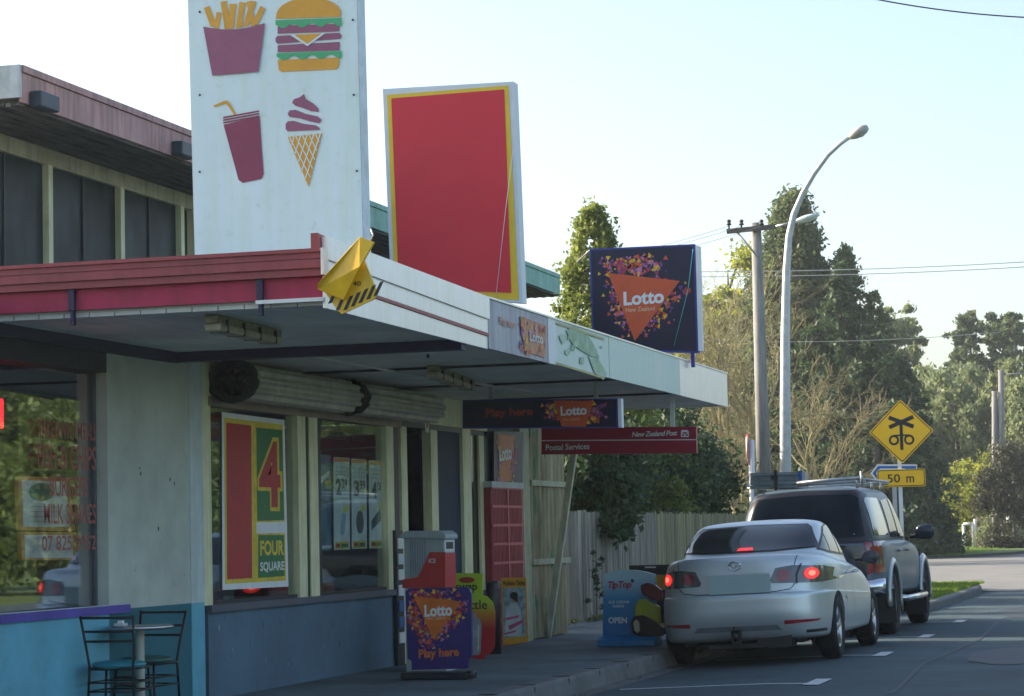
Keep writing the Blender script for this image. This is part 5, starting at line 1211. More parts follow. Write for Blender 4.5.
def wheel(parent, x, y, r, wd, rimr, spokes, side, rimm, tread=True, name='wheel'):
    mb = MB(); c = (x, y, r)
    h = wd/2
    mb.lathe([(rimr*.97, -h*.8), (r*.86, -h), (r*.97, -h*.86), (r, -h*.6), (r, h*.6), (r*.97, h*.86), (r*.86, h), (rimr*.97, h*.8)], c, 'X', n=48)
    o = mb.build(name, mat('tyre_rubber', (.014, .014, .015), .85, var=.3, scale=15), parent, local=True)
    tr = MB()
    for k in range(48):
        a = 2*math.pi*k/48
        for s in (-.45, 0, .45):
            cc = Vector((x+s*h, y+math.cos(a)*r*1.0, r+math.sin(a)*r*1.0)); rt = Matrix.Rotation(a, 3, 'X'); tr.box(cc-Vector((h*.18, .006, .016)), cc+Vector((h*.18, .006, .016)), rot=rt, piv=cc)
    tr.build('tread', MATS['tyre_rubber'], o, local=True)
    rm = MB(); f = side*h*.78
    rm.lathe([(rimr, -f), (rimr, f), (rimr*.93, f*1.0), (rimr*.88, f*.6), (rimr*.88, -f*.5)], c, 'X', n=40)
    rm.lathe([(0, f*.92), (rimr*.2, f*.9), (rimr*.24, f*.6)], c, 'X', n=20)
    for k in range(spokes):
        a = 2*math.pi*k/spokes+.3
        for da in (-.10, .10):
            p0 = Vector((x+f*.78, y+math.cos(a)*rimr*.15, r+math.sin(a)*rimr*.15)); p1 = Vector((x+f*.86, y+math.cos(a+da)*rimr*.92, r+math.sin(a+da)*rimr*.92)); rm.tube([p0, p1], rimr*.055, None, 6)
    rm.build('rim', rimm, o, local=True)
    bk = MB(); bk.lathe([(0, -f*.2), (rimr*.86, -f*.2)], c, 'X', n=30); bk.build('brake', C['dark'], o, local=True)
    return o
def scale_tree(o, s):
    for c in kids(o):
        if c.type == 'MESH' and not c.get('_s'):
            for v in c.data.vertices: v.co *= s
        scale_tree(c, s)
silver = mat('silver_car_paint', (.56, .61, .62), .38, metal=.55, var=.015, scale=1, coat=.25)
rimm = mat('alloy_rim', (.5, .5, .5), .3, metal=.8, var=.05)
cglass = mat('car_glass', (.010, .018, .022), .08, var=.2, spec=.45)
trim = mat('car_black_trim', (.012, .013, .014), .4, var=.1)
lit = mat('lit_red_lamp', (.6, .02, .02), .3, emit=(1, .035, .03), estr=.45); hot = mat('lamp_core', (.8, .2, .1), .3, emit=(1, .16, .10), estr=.95)
redl2 = mat('red_lens', (.30, .012, .02), .12, coat=1, var=.1); clr = mat('smoky_lens', (.10, .10, .11), .10, coat=1, var=.1, scale=3)
chrome = mat('chrome', (.7, .72, .74), .12, metal=1, var=.02)

# ---------------- silver sedan
car = thing('sedan_car', 'silver sedan with lit red brake lamps parked at the kerb behind the dark ute', 'car', (0, 0, 0))
W = .885
keys = [
 (.24, .22, .24, 4.50, .78, 6, 5), (.24, .22, .24, 4.50, .78, 6, 5),
 (.27, .24, .12, 4.58, .845, 6, 5), (.40, .34, .045, 4.64, .875, 5.5, 4.5), (.52, .45, .02, 4.66, W, 5.2, 4.3),
 (.67, .52, .02, 4.64, W, 5, 4.2), (.705, .55, .05, 4.62, W, 5, 4.2), (.71, .555, .085, 4.60, .882, 5, 4.2), (.80, .62, .10, 4.52, .875, 5, 4),
 (.93, .70, .115, 4.38, .866, 4.8, 3.6), (1.02, .76, .13, 4.22, .85, 4.6, 3.4), (1.06, .80, .155, 4.1, .825, 4.4, 3.2), (1.08, .83, .20, 3.95, .80, 4.2, 3.1),
 (1.088, .875, .40, 3.6, .775, 4, 3), (1.095, .90, .66, 3.42, .765, 4.2, 3), (1.095, .90, .66, 3.42, .765, 4.2, 3),
 (1.17, 1.04, .84, 3.15, .74, 4.4, 3), (1.26, 1.19, 1.03, 2.80, .70, 4.8, 3.2), (1.345, 1.31, 1.24, 2.50, .655, 5, 3.4), (1.385, 1.37, 1.38, 2.32, .62, 5, 3.4), (1.41, 1.40, 1.52, 2.2, .56, 4.8, 3.4), (1.43, 1.425, 1.68, 2.1, .40, 3.5, 3.2), (1.438, 1.437, 1.8, 2.0, .18, 3, 3)]
body, bv = shell(keys, silver, car, 'body', [(1.03, .315, .365, .34), (3.71, .315, .365, .34)])
wb = MB()
for y in (1.03, 3.71):
    for sx in (-1, 1): wb.lathe([(0, -.0), (.26, 0), (.26, .02)], (sx*.60, y, .36), 'X', n=24)
wb.box((-.6, .35, .2), (.6, 4.2, .3)); wb.build('underbody', C['black'], car, local=True)
und = MB(); und.tube([(-.45, .25, .2), (.15, .22, .19), (.5, .45, .2)], .035, None, 8); und.box((.18, .12, .17), (.52, .42, .29)); und.box((-.5, .3, .19), (-.2, .6, .26)); und.tube([(-.66, 1.03, .25), (.66, 1.03, .25)], .03)
und.build('exhaust', mat('dull_exhaust', (.03, .03, .03), .6, metal=.3), car, local=True)
for y in (1.03, 3.71):
    for sx in (-1, 1): wheel(car, sx*.775, y, .315, .205, .21, 5, sx, rimm)
# arch lips and mud flaps
# rear glass
patch(bv, [(-.70, 1.125), (-.69, 1.15), (-.60, 1.335), (-.55, 1.372), (0, 1.388), (.55, 1.372), (.60, 1.335), (.69, 1.15), (.70, 1.125), (.3, 1.108), (-.3, 1.108)], 'B', .004, trim, car, 'window_seal')
rg = patch(bv, [(-.675, 1.133), (-.665, 1.155), (-.575, 1.325), (-.53, 1.355), (0, 1.372), (.53, 1.355), (.575, 1.325), (.665, 1.155), (.675, 1.133), (.3, 1.117), (-.3, 1.117)], 'B', .008, cglass, car, 'rear_window')
patch(bv, [(-.085, 1.119), (.085, 1.119), (.07, 1.148), (-.07, 1.148)], 'B', .013, lit, car, 'brake_lamp', label='lit high brake lamp in the rear window')
for sx, nm in ((1, 'right'), (-1, 'left')):
    M_ = lambda P: [(sx*a, b) for a, b in (P if sx > 0 else P[::-1])]
    patch(bv, M_([(.36, .80), (.345, .83), (.40, .945), (.56, .965), (.80, .945), (.868, .90), (.868, .80), (.80, .785)]), 'B', .006, clr, car, 'tail_lamp_surround', step=.02)
    f = patch(bv, M_([(.715+.06*math.cos(k*.524), .875+.058*math.sin(k*.524)) for k in range(12)]), 'B', .012, lit, car, 'tail_lamp', step=.02, label='glowing %s tail lamp' % nm)
    patch(bv, M_([(.72+.028*math.cos(k*.524), .877+.028*math.sin(k*.524)) for k in range(12)]), 'B', .015, hot, f, 'bulb_glow', step=.02)
    patch(bv, M_([(.475+.062*math.cos(k*.524), .873+.060*math.sin(k*.524)) for k in range(12)]), 'B', .012, redl2, car, 'reverse_lens', step=.02)
    patch(bv, M_(strip_poly([(.595, .785), (.595, .87), (.635, .975)], .012)), 'B', .016, trim, car, 'lamp_divider', step=.02)
    patch(bv, M_([(.47, .395), (.76, .41), (.79, .43), (.47, .435)]), 'B', .006, redl2, car, 'reflector', step=.03)
    patch(bv, M_(strip_poly([(.0, .715), (.40, .717), (.53, .735), (.56, .76), (.58, .79)], .008)), 'B', .003, trim, car, 'boot_gap', step=.02)
    patch(bv, M_(strip_poly([(.58, .965), (.60, 1.06)], .007)), 'B', .003, trim, car, 'boot_gap', step=.02)
    sd = 'R' if sx > 0 else 'L'
    # side glass, pillars, doors
    patch(bv, [(1.0, 1.105), (1.28, 1.22), (1.60, 1.335), (2.0, 1.375), (2.45, 1.345), (2.9, 1.20), (3.28, 1.01), (2.2, 1.03), (1.4, 1.06)], sd, .004, trim, car, 'window_seal')
    patch(bv, [(1.06, 1.11), (1.28, 1.20), (1.42, 1.25), (1.42, 1.08)], sd, .008, cglass, car, 'quarter_window')
    patch(bv, [(1.46, 1.08), (1.46, 1.265), (1.68, 1.33), (2.03, 1.357), (2.03, 1.055)], sd, .008, cglass, car, 'side_window')
    patch(bv, [(2.11, 1.053), (2.11, 1.355), (2.45, 1.32), (2.85, 1.19), (3.16, 1.02)], sd, .008, cglass, car, 'side_window')
    patch(bv, strip_poly([(1.42, 1.0), (1.40, .8), (1.52, .62), (1.55, .38)], .008), sd, .003, trim, car, 'door_gap')
    patch(bv, strip_poly([(2.07, 1.0), (2.07, .36)], .008), sd, .003, trim, car, 'door_gap')
    patch(bv, strip_poly([(3.16, .98), (3.22, .7), (3.20, .38)], .008), sd, .003, trim, car, 'door_gap')
    patch(bv, [(1.5, .585), (1.5, .61), (3.2, .57), (3.2, .545)], sd, .012, silver, car, 'side_moulding')
    for y in (1.62, 2.22): MB().tube([(sx*(W-.025), y, .845), (sx*(W+.018), y+.03, .85), (sx*(W+.018), y+.16, .855), (sx*(W-.025), y+.19, .855)], .012).build('door_handle', silver, car, local=True)
    mm = MB(); vs = []; cen = Vector((sx*.97, 2.92, .985))
    for i in range(7):
        u = i/6; r1 = [.02, .06, .072, .075, .072, .06, .02][i]; 
        for j in range(14): a = 2*math.pi*j/14; vs.append(cen+Vector((sx*(u-.5)*.19, r1*.6*math.cos(a)*(1 if math.cos(a) > 0 else .5), r1*math.sin(a))))
    mm.add(vs, [(i*14+j, i*14+(j+1) % 14, (i+1)*14+(j+1) % 14, (i+1)*14+j) for i in range(6) for j in range(14)]+[tuple(range(14)), tuple(range(84, 98))], None, True)
    mo = mm.build('wing_mirror', trim if sx < 0 else mat('mirror_dark', (.05, .06, .07), .25), car, local=True); MB().tube([(sx*.80, 2.95, .96), (sx*.92, 2.93, .965)], .022).build('mirror_arm', trim, mo, local=True)
# rear details
patch(bv, [(-.30, .72), (.38, .72), (.38, .90), (-.30, .90)], 'B', .003, silver, car, 'plate_recess')
plate = mat('blank_plate', (.38, .50, .50), .5, var=.02)
MB().box((-.26, .05, .715), (.35, .078, .895)).build('number_plate', plate, car, local=True)
patch(bv, [(-.31, .898), (.33, .903), (.33, .922), (-.31, .918)], 'B', .012, silver, car, 'plate_bar')
em = MB(); hh = bv.ray_cast(Vector((0, -4, .985)), Vector((0, 1, 0)))[0]
em.tube([(.062*math.cos(a*.3142), hh.y-.008, .985+.044*math.sin(a*.3142)) for a in range(21)], .006, None, 6)
em.tube([(-.055, hh.y-.008, 1.0), (-.02, hh.y-.01, .99), (0, hh.y-.012, .97), (.02, hh.y-.01, .99), (.055, hh.y-.008, 1.0)], .006, None, 6)
em.build('badge', chrome, car, local=True)
patch(bv, [(-.44, .345), (.44, .345), (.40, .395), (-.40, .395)], 'B', .004, mat('bumper_grey_trim', (.25, .27, .29), .4, metal=.4), car, 'bumper_insert')  # grey metallic insert low on the bumper
tb = MB(); tb.tube([(0, .2, .26), (0, -.06, .27), (0, -.075, .33)], .022); tb.lathe([(0, -.03), (.02, -.025), (.028, 0), (.02, .022), (0, .03)], (0, -.075, .37), 'Z', n=14); tb.box((-.05, -.03, .22), (.05, .0, .36)); tb.box((-.3, .06, .18), (.3, .12, .22))
tb.build('tow_bar', C['black'], car, local=True)
patch(bv, [(.66, .30), (.84, .30), (.84, .33), (.66, .33)], 'B', .004, trim, car, 'bumper_vent')
S_ = 1.08
scale_tree(car, S_)
CARX, CARY = -4.655, 25.3
tiltc = math.atan2(road_z(-3.84)-road_z(-5.30), 1.46)
car.location = (CARX, CARY, (road_z(-3.84)+road_z(-5.3))/2+.0); car.rotation_euler = (0, -tiltc, R_(-.3))

# ---------------- dark utility with canopy
ute = thing('utility_truck', 'dark double cab utility with canopy and silver wheel flares parked ahead of the sedan', 'car', (0, 0, 0))
darkp = mat('charcoal_car_paint', (.115, .16, .20), .45, metal=.2, var=.03, scale=1, coat=.15)
blackp = mat('black_tailgate', (.010, .012, .02), .25, var=.1, coat=.8)
keys = [
 (.50, .42, .22, 5.05, .80, 8, 5), (.50, .42, .22, 5.05, .80, 8, 5), (.56, .46, .16, 5.1, .875, 8, 5), (.72, .62, .145, 5.12, .905, 8, 4.5), (.92, .80, .14, 5.1, .915, 8, 4.2),
 (1.05, .95, .145, 5.0, .91, 8, 4), (1.11, 1.03, .15, 4.85, .895, 8, 3.6), (1.13, 1.08, .165, 4.6, .87, 8, 3.4), (1.135, 1.12, .17, 4.1, .85, 8, 3.4), (1.135, 1.12, .17, 4.1, .85, 8, 3.4),
 (1.25, 1.24, .19, 3.9, .835, 8, 4), (1.45, 1.45, .24, 3.62, .79, 8, 4.4), (1.64, 1.64, .30, 3.34, .735, 7, 4.6), (1.74, 1.73, .35, 3.18, .69, 6, 4.6), (1.79, 1.775, .43, 3.0, .62, 5, 4.4), (1.815, 1.80, .55, 2.8, .50, 4.5, 4), (1.828, 1.812, .8, 2.6, .3, 4, 4)]
ub, ubv = shell(keys, darkp, ute, 'body', [(1.22, .40, .45, .36), (4.42, .40, .45, .36)])
uu = MB(); uu.box((-.62, .4, .42), (.62, 4.8, .55)); uu.tube([(-.7, 1.22, .38), (.7, 1.22, .38)], .05)
for y in (1.22, 4.42):
    for sx in (-1, 1): uu.lathe([(0, 0), (.32, 0), (.32, .02)], (sx*.58, y, .45), 'X', n=24)
uu.build('chassis', C['black'], ute, local=True)
for y in (1.22, 4.42):
    for sx in (-1, 1): wheel(ute, sx*.79, y, .375, .25, .225, 6, sx, rimm)
flm = mat('silver_flare', (.42, .44, .45), .3, metal=.6, coat=.6, var=.03)
for y in (1.22, 4.42):
    for sx in (-1, 1):
        fb = MB(); n = 22; vs = []
        for i in range(n+1):
            a = math.pi*(-.06+1.10*i/n); 
            for rr, xo in ((.435, .02), (.44, .04), (.48, .045), (.515, .03), (.535, .005), (.48, -.04)):
                vs.append((sx*(.895+xo), y+rr*math.cos(a), .40+rr*math.sin(a)*1.0))
        k = 6; fb.add(vs, [(i*k+j, i*k+(j+1) % k, (i+1)*k+(j+1) % k, (i+1)*k+j) for i in range(n) for j in range(k)]+[tuple(range(k)), tuple(range(n*k, n*k+k))], None, True)
        fb.build('wheel_flare', flm, ute, local=True)
    for sx in (-1, 1):
        yy2 = y-.47; MB().box((sx*.68, yy2, .14), (sx*.97, yy2+.02, .55)).build('mud_flap', C['black'], ute, local=True)
# tailgate and rear canopy glass
patch(ubv, [(-.72, .66), (.72, .66), (.72, 1.10), (-.72, 1.10)], 'B', .006, blackp, ute, 'tailgate')
patch(ubv, [(-.80, 1.12), (-.70, 1.70), (-.62, 1.755), (0, 1.78), (.62, 1.755), (.70, 1.70), (.80, 1.12)], 'B', .006, mat('canopy_black', (.008, .009, .012), .35, var=.1), ute, 'canopy_frame')
patch(ubv, [(-.72, 1.19), (-.64, 1.66), (-.56, 1.70), (0, 1.72), (.56, 1.70), (.64, 1.66), (.72, 1.19)], 'B', .012, mat('ute_glass', (.006, .012, .020), .2, var=.2, spec=.15), ute, 'canopy_window')
MB().box((.55, .19, 1.215), (.61, .235, 1.235)).build('canopy_latch', chrome, ute, local=True); MB().box((-.61, .19, 1.215), (-.55, .235, 1.235)).build('canopy_latch', chrome, ute, local=True)
patch(ubv, strip_poly([(-.7, 1.15), (.7, 1.15)], .012), 'B', .010, C['dark'], ute, 'tailgate_gap')
MB().box((-.12, .115, .92), (.12, .14, 1.0)).build('tailgate_handle', C['black'], ute, local=True)
for sx in (-1, 1):
    M_ = lambda P: [(sx*a, b) for a, b in (P if sx > 0 else P[::-1])]
    lb = 'B'; sd = 'R' if sx > 0 else 'L'
    patch(ubv, M_([(.80, .74), (.80, 1.12), (.868, 1.12), (.885, .76)]), 'B', .012, redl2, ute, 'tail_lamp', step=.02)
    patch(ubv, M_([(.805, .86), (.805, .97), (.86, .97), (.865, .86)]), 'B', .017, clr, ute, 'reverse_lens', step=.02)
    patch(ubv, [(.20, .74), (.20, 1.12), (.27, 1.12), (.25, .76)], sd, .010, redl2, ute, 'tail_lamp', step=.02)
    patch(ubv, [(.42, 1.20), (.50, 1.62), (.58, 1.66), (1.42, 1.66), (1.42, 1.20)], sd, .008, mat('canopy_side_glass', (.10, .12, .13), .05, spec=.9, coat=.6), ute, 'canopy_side_window')
    patch(ubv, [(1.62, 1.17), (1.66, 1.63), (2.30, 1.66), (2.30, 1.17)], sd, .008, cglass, ute, 'side_window'); patch(ubv, [(2.40, 1.17), (2.40, 1.66), (2.85, 1.63), (3.45, 1.35), (3.70, 1.17)], sd, .008, cglass, ute, 'side_window')
    for yv in (1.52, 2.35): patch(ubv, strip_poly([(yv, 1.7), (yv, .56)], .012), sd, .004, C['black'], ute, 'door_gap')
    patch(ubv, strip_poly([(.2, 1.155), (3.9, 1.155)], .014), sd, .004, C['black'], ute, 'waist_gap')
    patch(ubv, strip_poly([(3.5, 1.12), (3.52, .56)], .012), sd, .004, C['black'], ute, 'door_gap')
    for y in (1.68, 2.48): MB().tube([(sx*.89, y, 1.0), (sx*.935, y+.03, 1.0), (sx*.935, y+.2, 1.0), (sx*.89, y+.23, 1.0)], .014).build('door_handle', darkp, ute, local=True)
    MB().tube([(sx*.90, 1.75, .42), (sx*.98, 1.85, .40), (sx*.98, 3.75, .40), (sx*.90, 3.85, .42)], .04).build('side_step', chrome, ute, local=True)
    mm = MB(); vs = []; cen = Vector((sx*1.06, 3.50, 1.22))
    for i in range(7):
        u = i/6; r1 = [.05, .085, .10, .10, .10, .09, .05][i]
        for j in range(14): a = 2*math.pi*j/14; vs.append(cen+Vector((sx*(u-.5)*.24, r1*.45*math.cos(a), r1*math.copysign(abs(math.sin(a))**.6, math.sin(a)))))
    mm.add(vs, [(i*14+j, i*14+(j+1) % 14, (i+1)*14+(j+1) % 14, (i+1)*14+j) for i in range(6) for j in range(14)]+[tuple(range(14)), tuple(range(84, 98))], None, True)
    mo = mm.build('wing_mirror', mat('mirror_blue_black', (.02, .03, .045), .2), ute, local=True); MB().tube([(sx*.86, 3.55, 1.16), (sx*.98, 3.52, 1.17)], .03).build('mirror_arm', trim, mo, local=True)
# rear bumper
bb = MB(); vs = []; n = 16
for i in range(n+1):
    u = i/n*2-1; x = .93*u; y = .02+.09*abs(u)**4
    for dy, dz in ((.16, -.09), (0.03, -.085), (0, -.04), (.0, .04), (.04, .08), (.16, .085)): vs.append((x, y+dy, .60+dz))
bb.add(vs, [(i*6+j, (i+1)*6+j, (i+1)*6+j+1, i*6+j+1) for i in range(n) for j in range(5)]+[tuple(range(6)), tuple(range(n*6, n*6+6))], None, True)
bb.build('rear_bumper', chrome, ute, local=True); MB().box((-.35, .01, .665), (.35, .2, .69)).build('bumper_step', C['black'], ute, local=True)
# rack
rk = MB()
for y in (.62, 1.9, 2.75):
    rk.tube([(-.72, y, 1.86), (.72, y, 1.86)], .018, None, 8)
    for sx in (-1, 1): rk.tube([(sx*.62, y, 1.78), (sx*.62, y, 1.87)], .02, None, 8)
for sx in (-1, 1): rk.tube([(sx*.70, .45, 1.885), (sx*.70, 2.9, 1.885)], .016, None, 8)
rk.tube([(.70, .45, 1.80), (.70, .45, 1.98)], .014, None, 6); rk.tube([(-.1, .55, 1.885), (.70, .55, 1.905)], .022, None, 6)
rk.build('roof_rack', C['steel'], ute, local=True)
scale_tree(ute, 1.09)
ute.location = (-4.80, 31.05, (road_z(-3.84)+road_z(-5.3))/2); ute.rotation_euler = (0, -tiltc, R_(-.6))
# rolled awning/tray strapped on the rack
Yq = 31.7; q = pxY(Yq)
(xa, za), (xb, zb) = q(751, 489), q(798, 471.5)
t = thing('rack_box', 'long grey metal box strapped on the roof rack of the dark ute', 'box', ((xa+xb)/2, Yq, za))
mb = MB(); h_ = zb-za
for z0_, z1_, dd in ((0, .22, .0), (.22, .45, .02), (.45, .8, 0), (.8, 1, .025)): mb.box((xa, Yq-dd, za+h_*z0_), (xb, Yq+.9, za+h_*z1_-.004))
mb.build('body', mat('box_alloy', (.22, .27, .29), .35, metal=.5, var=.2, scale=5), t)
x_ = q(776, 480)[0]; MB().box((x_-.02, Yq-.035, za-.08), (x_+.02, Yq-.027, zb+.03)).box((x_-.06, Yq-.05, zb-.10), (x_+.03, Yq-.028, zb-.05)).build('strap', C['black'], t)
MB().box((xb+.002, Yq+.0, za+.06), (xb+.05, Yq+.25, zb+.01)).build('end_cap', mat('cap_blue', (.03, .09, .28), .4), t)
MB().box((xa+.02, Yq+.1, za-.11), (xa+.06, Yq+.2, za)).box((xb-.06, Yq+.1, za-.11), (xb-.02, Yq+.2, za)).build('feet', C['steel'], t)

# ================================================================ VEGETATION
def leaves_mesh(name, P, size, m, seed, up=.25, aspect=.55, nrm=None):
    rnd = np.random.default_rng(seed); n = len(P)
    d = rnd.normal(size=(n, 3)); d /= np.linalg.norm(d, axis=1)[:, None]
    e = rnd.normal(size=(n, 3)); e[:, 2] -= up; e -= d*(d*e).sum(1)[:, None]; e /= np.linalg.norm(e, axis=1)[:, None]
    f = np.cross(d, e); s = size*rnd.uniform(.55, 1.35, n)[:, None]
    V = np.empty((n, 4, 3)); V[:, 0] = P-e*s; V[:, 1] = P+f*s*aspect; V[:, 2] = P+e*s; V[:, 3] = P-f*s*aspect
    me = bpy.data.meshes.new(name); me.vertices.add(4*n); me.vertices.foreach_set('co', V.reshape(-1)); me.loops.add(4*n); me.loops.foreach_set('vertex_index', np.arange(4*n, dtype=np.int32))
    me.polygons.add(n); me.polygons.foreach_set('loop_start', np.arange(0, 4*n, 4, dtype=np.int32)); me.update(calc_edges=True)
    me.materials.append(m); return me
def puffs_points(puffs, n, rnd, shell_=.5):
    puffs = np.array(puffs); wts = puffs[:, 3]**2; idx = rnd.choice(len(puffs), n, p=wts/wts.sum())
    d = rnd.normal(size=(n, 3)); d /= np.linalg.norm(d, axis=1)[:, None]; r = np.clip(np.abs(rnd.normal(0, .62, n)), shell_*.5, 1.7)
    return puffs[idx, :3]+d*(puffs[idx, 3]*r)[:, None]*np.array([1, 1, .8])
def mk_tree(name, label, cat, puffs, nleaf, lsize, lm, loc, trunk, seed, tm=None, group=None, shell_=.3, up=.25, limbs=None, crown='crown', aspect=.55):
    rnd = np.random.default_rng(seed); t = thing(name, label, cat, loc, group=group)
    me = leaves_mesh('crown', puffs_points(puffs, nleaf, rnd, shell_), lsize, lm, seed+1, up, aspect)
    o = bpy.data.objects.new(crown, me); COL.objects.link(o); o.parent = t
    mb = MB(); h, r = trunk; mb.tube([(0, 0, -.15), (.04*h*.2, 0, h*.4), (0, .02*h, h*.75), (.02, 0, h)], [r*1.2, r*.85, r*.5, r*.12], None, 10)
    pf = sorted(puffs, key=lambda p: -p[3])[:min(len(puffs), limbs or 26)]
    for p in pf:
        z0 = max(.12*h, min(h*.92, p[2]-.5*math.hypot(p[0], p[1]))); q1 = Vector((p[0]*.5, p[1]*.5, (z0+p[2])/2+.05*h))
        mb.tube([(0, 0, z0), q1, (p[0], p[1], p[2])], [r*.35, r*.2, r*.06], None, 5, cap=False)
    mb.build('trunk', tm or bark, t, local=True); return t
bark = mat('bark', (.16, .13, .10), .9, scale=3, var=.3, stretch=(4, 4, .7))
conif = leafmat('conifer_leaf', (.17, .21, .07), (.05, .085, .05), .35)
dkleaf = leafmat('dark_evergreen_leaf', (.075, .125, .045), (.022, .05, .026), .25)
ylleaf = leafmat('yellow_green_leaf', (.36, .38, .05), (.16, .20, .03), .42)
cone_leaf = leafmat('cone_tree_leaf', (.26, .30, .06), (.09, .13, .03), .4)
greyleaf = leafmat('grey_green_leaf', (.27, .30, .13), (.11, .15, .07), .38)
redleaf = leafmat('dark_red_leaf', (.075, .065, .035), (.03, .04, .022), .25)
def cone_puffs(h, r, n, seed, base=.05, power=1.0, jit=.25, size=.16, flat=1):
    rnd = random.Random(seed); out = []
    for i in range(n):
        u = (i+rnd.random())/n; z = h*(base+(1-base)*u); R0 = r*((1-u)**power)*(1+rnd.uniform(-jit, jit))+.03*r; a = rnd.random()*6.283; rr = R0*math.sqrt(rnd.uniform(.25, 1))
        out.append((rr*math.cos(a), rr*math.sin(a), z-.03*h*rnd.random(), max(.12*r, size*r*(1.25-u*.85)*rnd.uniform(.7, 1.4))))
    return out
def round_puffs(h, r, n, seed, zc=.62, hz=.42, size=.3, jit=.3):
    rnd = random.Random(seed); out = []
    for i in range(n):
        a = rnd.random()*6.283; ph = math.acos(rnd.uniform(-1, 1)); k = rnd.uniform(.45, 1)*(1+rnd.uniform(-jit, jit)*.5)
        out.append((r*k*math.sin(ph)*math.cos(a), r*k*math.sin(ph)*math.sin(a), h*(zc+hz*k*math.cos(ph)), r*size*rnd.uniform(.6, 1.3)))
    return out
def base_at(px, Y, z=.1, py=530): p = onY(px, py, Y); return (p.x, Y, z)
def hgt(py, px, Y): return onY(px, py, Y).z
# conical tree behind the square lottery sign
Yc_ = 46; mk_tree('cone_tree', 'cone shaped yellow green tree rising behind the square lottery sign', 'tree', cone_puffs(hgt(209, 600, Yc_), 1.6, 330, 5, .15, .62, .22, .20), 80000, .055, cone_leaf, base_at(601, Yc_), (hgt(225, 600, Yc_), .14), 40, shell_=.2)
# big macrocarpa beyond the side road: several leaders
Yb_ = 112
def leaders(specs, seed, size=.16):
    out = []
    for k, (dx, dy, h, r, n, pw) in enumerate(specs):
        out += [(x+dx, y+dy, z, s) for x, y, z, s in cone_puffs(h, r, n, seed+k, .04, pw, .35, size)]
    return out
H_ = hgt(194, 800, Yb_)
mk_tree('giant_conifer', 'tall broad dark conifer with a feathery top behind the street lamp', 'tree', leaders([(0, 0, H_, 4.6, 800, .8), (2.4, -.4, H_*.84, 2.6, 340, .6), (-1.9, .3, H_*.80, 2.2, 260, .6), (3.6, .2, H_*.72, 2.2, 240, .55), (5.0, .2, H_*.52, 2.0, 180, .5), (-3.4, .2, H_*.6, 2.0, 200, .5), (.8, -.6, H_*.9, 2.3, 260, .65)], 60, .15), 290000, .12, conif, base_at(803, Yb_), (H_*.9, .5), 61, shell_=.1)
H2 = hgt(272, 850, 110)
mk_tree('giant_conifer', 'dark conifer with a ragged crown right of the tallest one', 'tree', leaders([(0, 0, H2, 2.2, 260, .6), (1.5, .3, H2*.78, 1.9, 200, .5), (-1.3, 0, H2*.8, 1.8, 200, .5)], 70, .16), 90000, .14, dkleaf, base_at(848, 108), (H2*.9, .4), 71, shell_=.1)
H3 = hgt(335, 880, 106); t3 = mk_tree('giant_conifer', 'short dense dark conifer just left of the diamond warning sign', 'tree', leaders([(0, 0, H3, 1.9, 120, .4), (-1.6, .2, H3*.9, 1.6, 100, .4), (1.1, .2, H3*.82, 1.3, 80, .4)], 80, .22), 48000, .13, dkleaf, base_at(878, 106.5), (H3*.8, .3), 81, shell_=.1)
clone(t3, base_at(905, 112), 2.1, 'dark conifer filling the gap behind the diamond warning sign', None, (1.05, 1.05, .88)); clone(t3, base_at(772, 116), 4.0, 'dark conifer standing behind the utility pole and bare tree', None, (1.3, 1.3, 1.05))
# sparse yellow tree behind the bare one
H4 = hgt(240, 740, 118); mk_tree('golden_tree', 'pale yellow green tree top left of the power pole', 'tree', round_puffs(H4, 3.0, 60, 9, .66, .33, .26), 36000, .15, ylleaf, base_at(735, 118), (H4*.9, .25), 91)
H4b = hgt(330, 700, 122); mk_tree('golden_tree', 'dull green tree low behind the square lottery sign and the bare tree', 'tree', round_puffs(H4b, 4.2, 60, 19, .55, .42, .26), 36000, .17, greyleaf, base_at(700, 122), (H4b*.9, .25), 92)
# bare tree
def bare_tree(name, label, loc, h, spread, seed, m, levels=6, nst=6):
    rnd = random.Random(seed); t = thing(name, label, 'tree', loc); tw = MB(); tk = MB()
    def grow(p, d, L, r, lv):
        n = 4; pts = [p]; rad = [r]; c = p.copy(); dd = d.copy()
        for i in range(n):
            dd = (dd+Vector((rnd.gauss(0, .20), rnd.gauss(0, .20), rnd.gauss(.02, .14)))).normalized(); c = c+dd*L/n; pts.append(c.copy()); rad.append(r*(1-.55*(i+1)/n))
        (tk if lv <= 1 else tw).tube(pts, rad, None, 6 if lv < 2 else 3, cap=False)
        if lv >= levels: return
        k = {0: nst, 1: 5, 2: 5, 3: 5, 4: 3, 5: 3}.get(lv, 3)
        for j in range(k):
            u = rnd.uniform(.25, 1) if lv else rnd.uniform(.22, 1); i0 = min(n-1, int(u*n)); q0 = pts[i0].lerp(pts[i0+1], u*n-i0 if u < 1 else 1)
            a = rnd.random()*6.283; sp = spread*rnd.uniform(.6, 1.3); od = dd.orthogonal().normalized(); od = Matrix.Rotation(a, 3, dd) @ od
            nd = (dd+od*sp+Vector((0, 0, .08))).normalized(); grow(q0, nd, L*rnd.uniform(.38, .66), max(rad[-1]*.75, .010), lv+1)
    for s in range(3):
        a = s*2.1+rnd.random(); grow(Vector((.15*math.cos(a), .15*math.sin(a), -.1)), Vector((.20*math.cos(a), .20*math.sin(a), 1)).normalized(), h*.62, h*.017, 0)
    tk.build('trunk', m, t, local=True); tw.build('twigs', m, t, local=True); return t
twm = mat('yellowish_twig', (.30, .26, .12), .85, var=.25, scale=2)  # yellowish brown base colour of the twigs
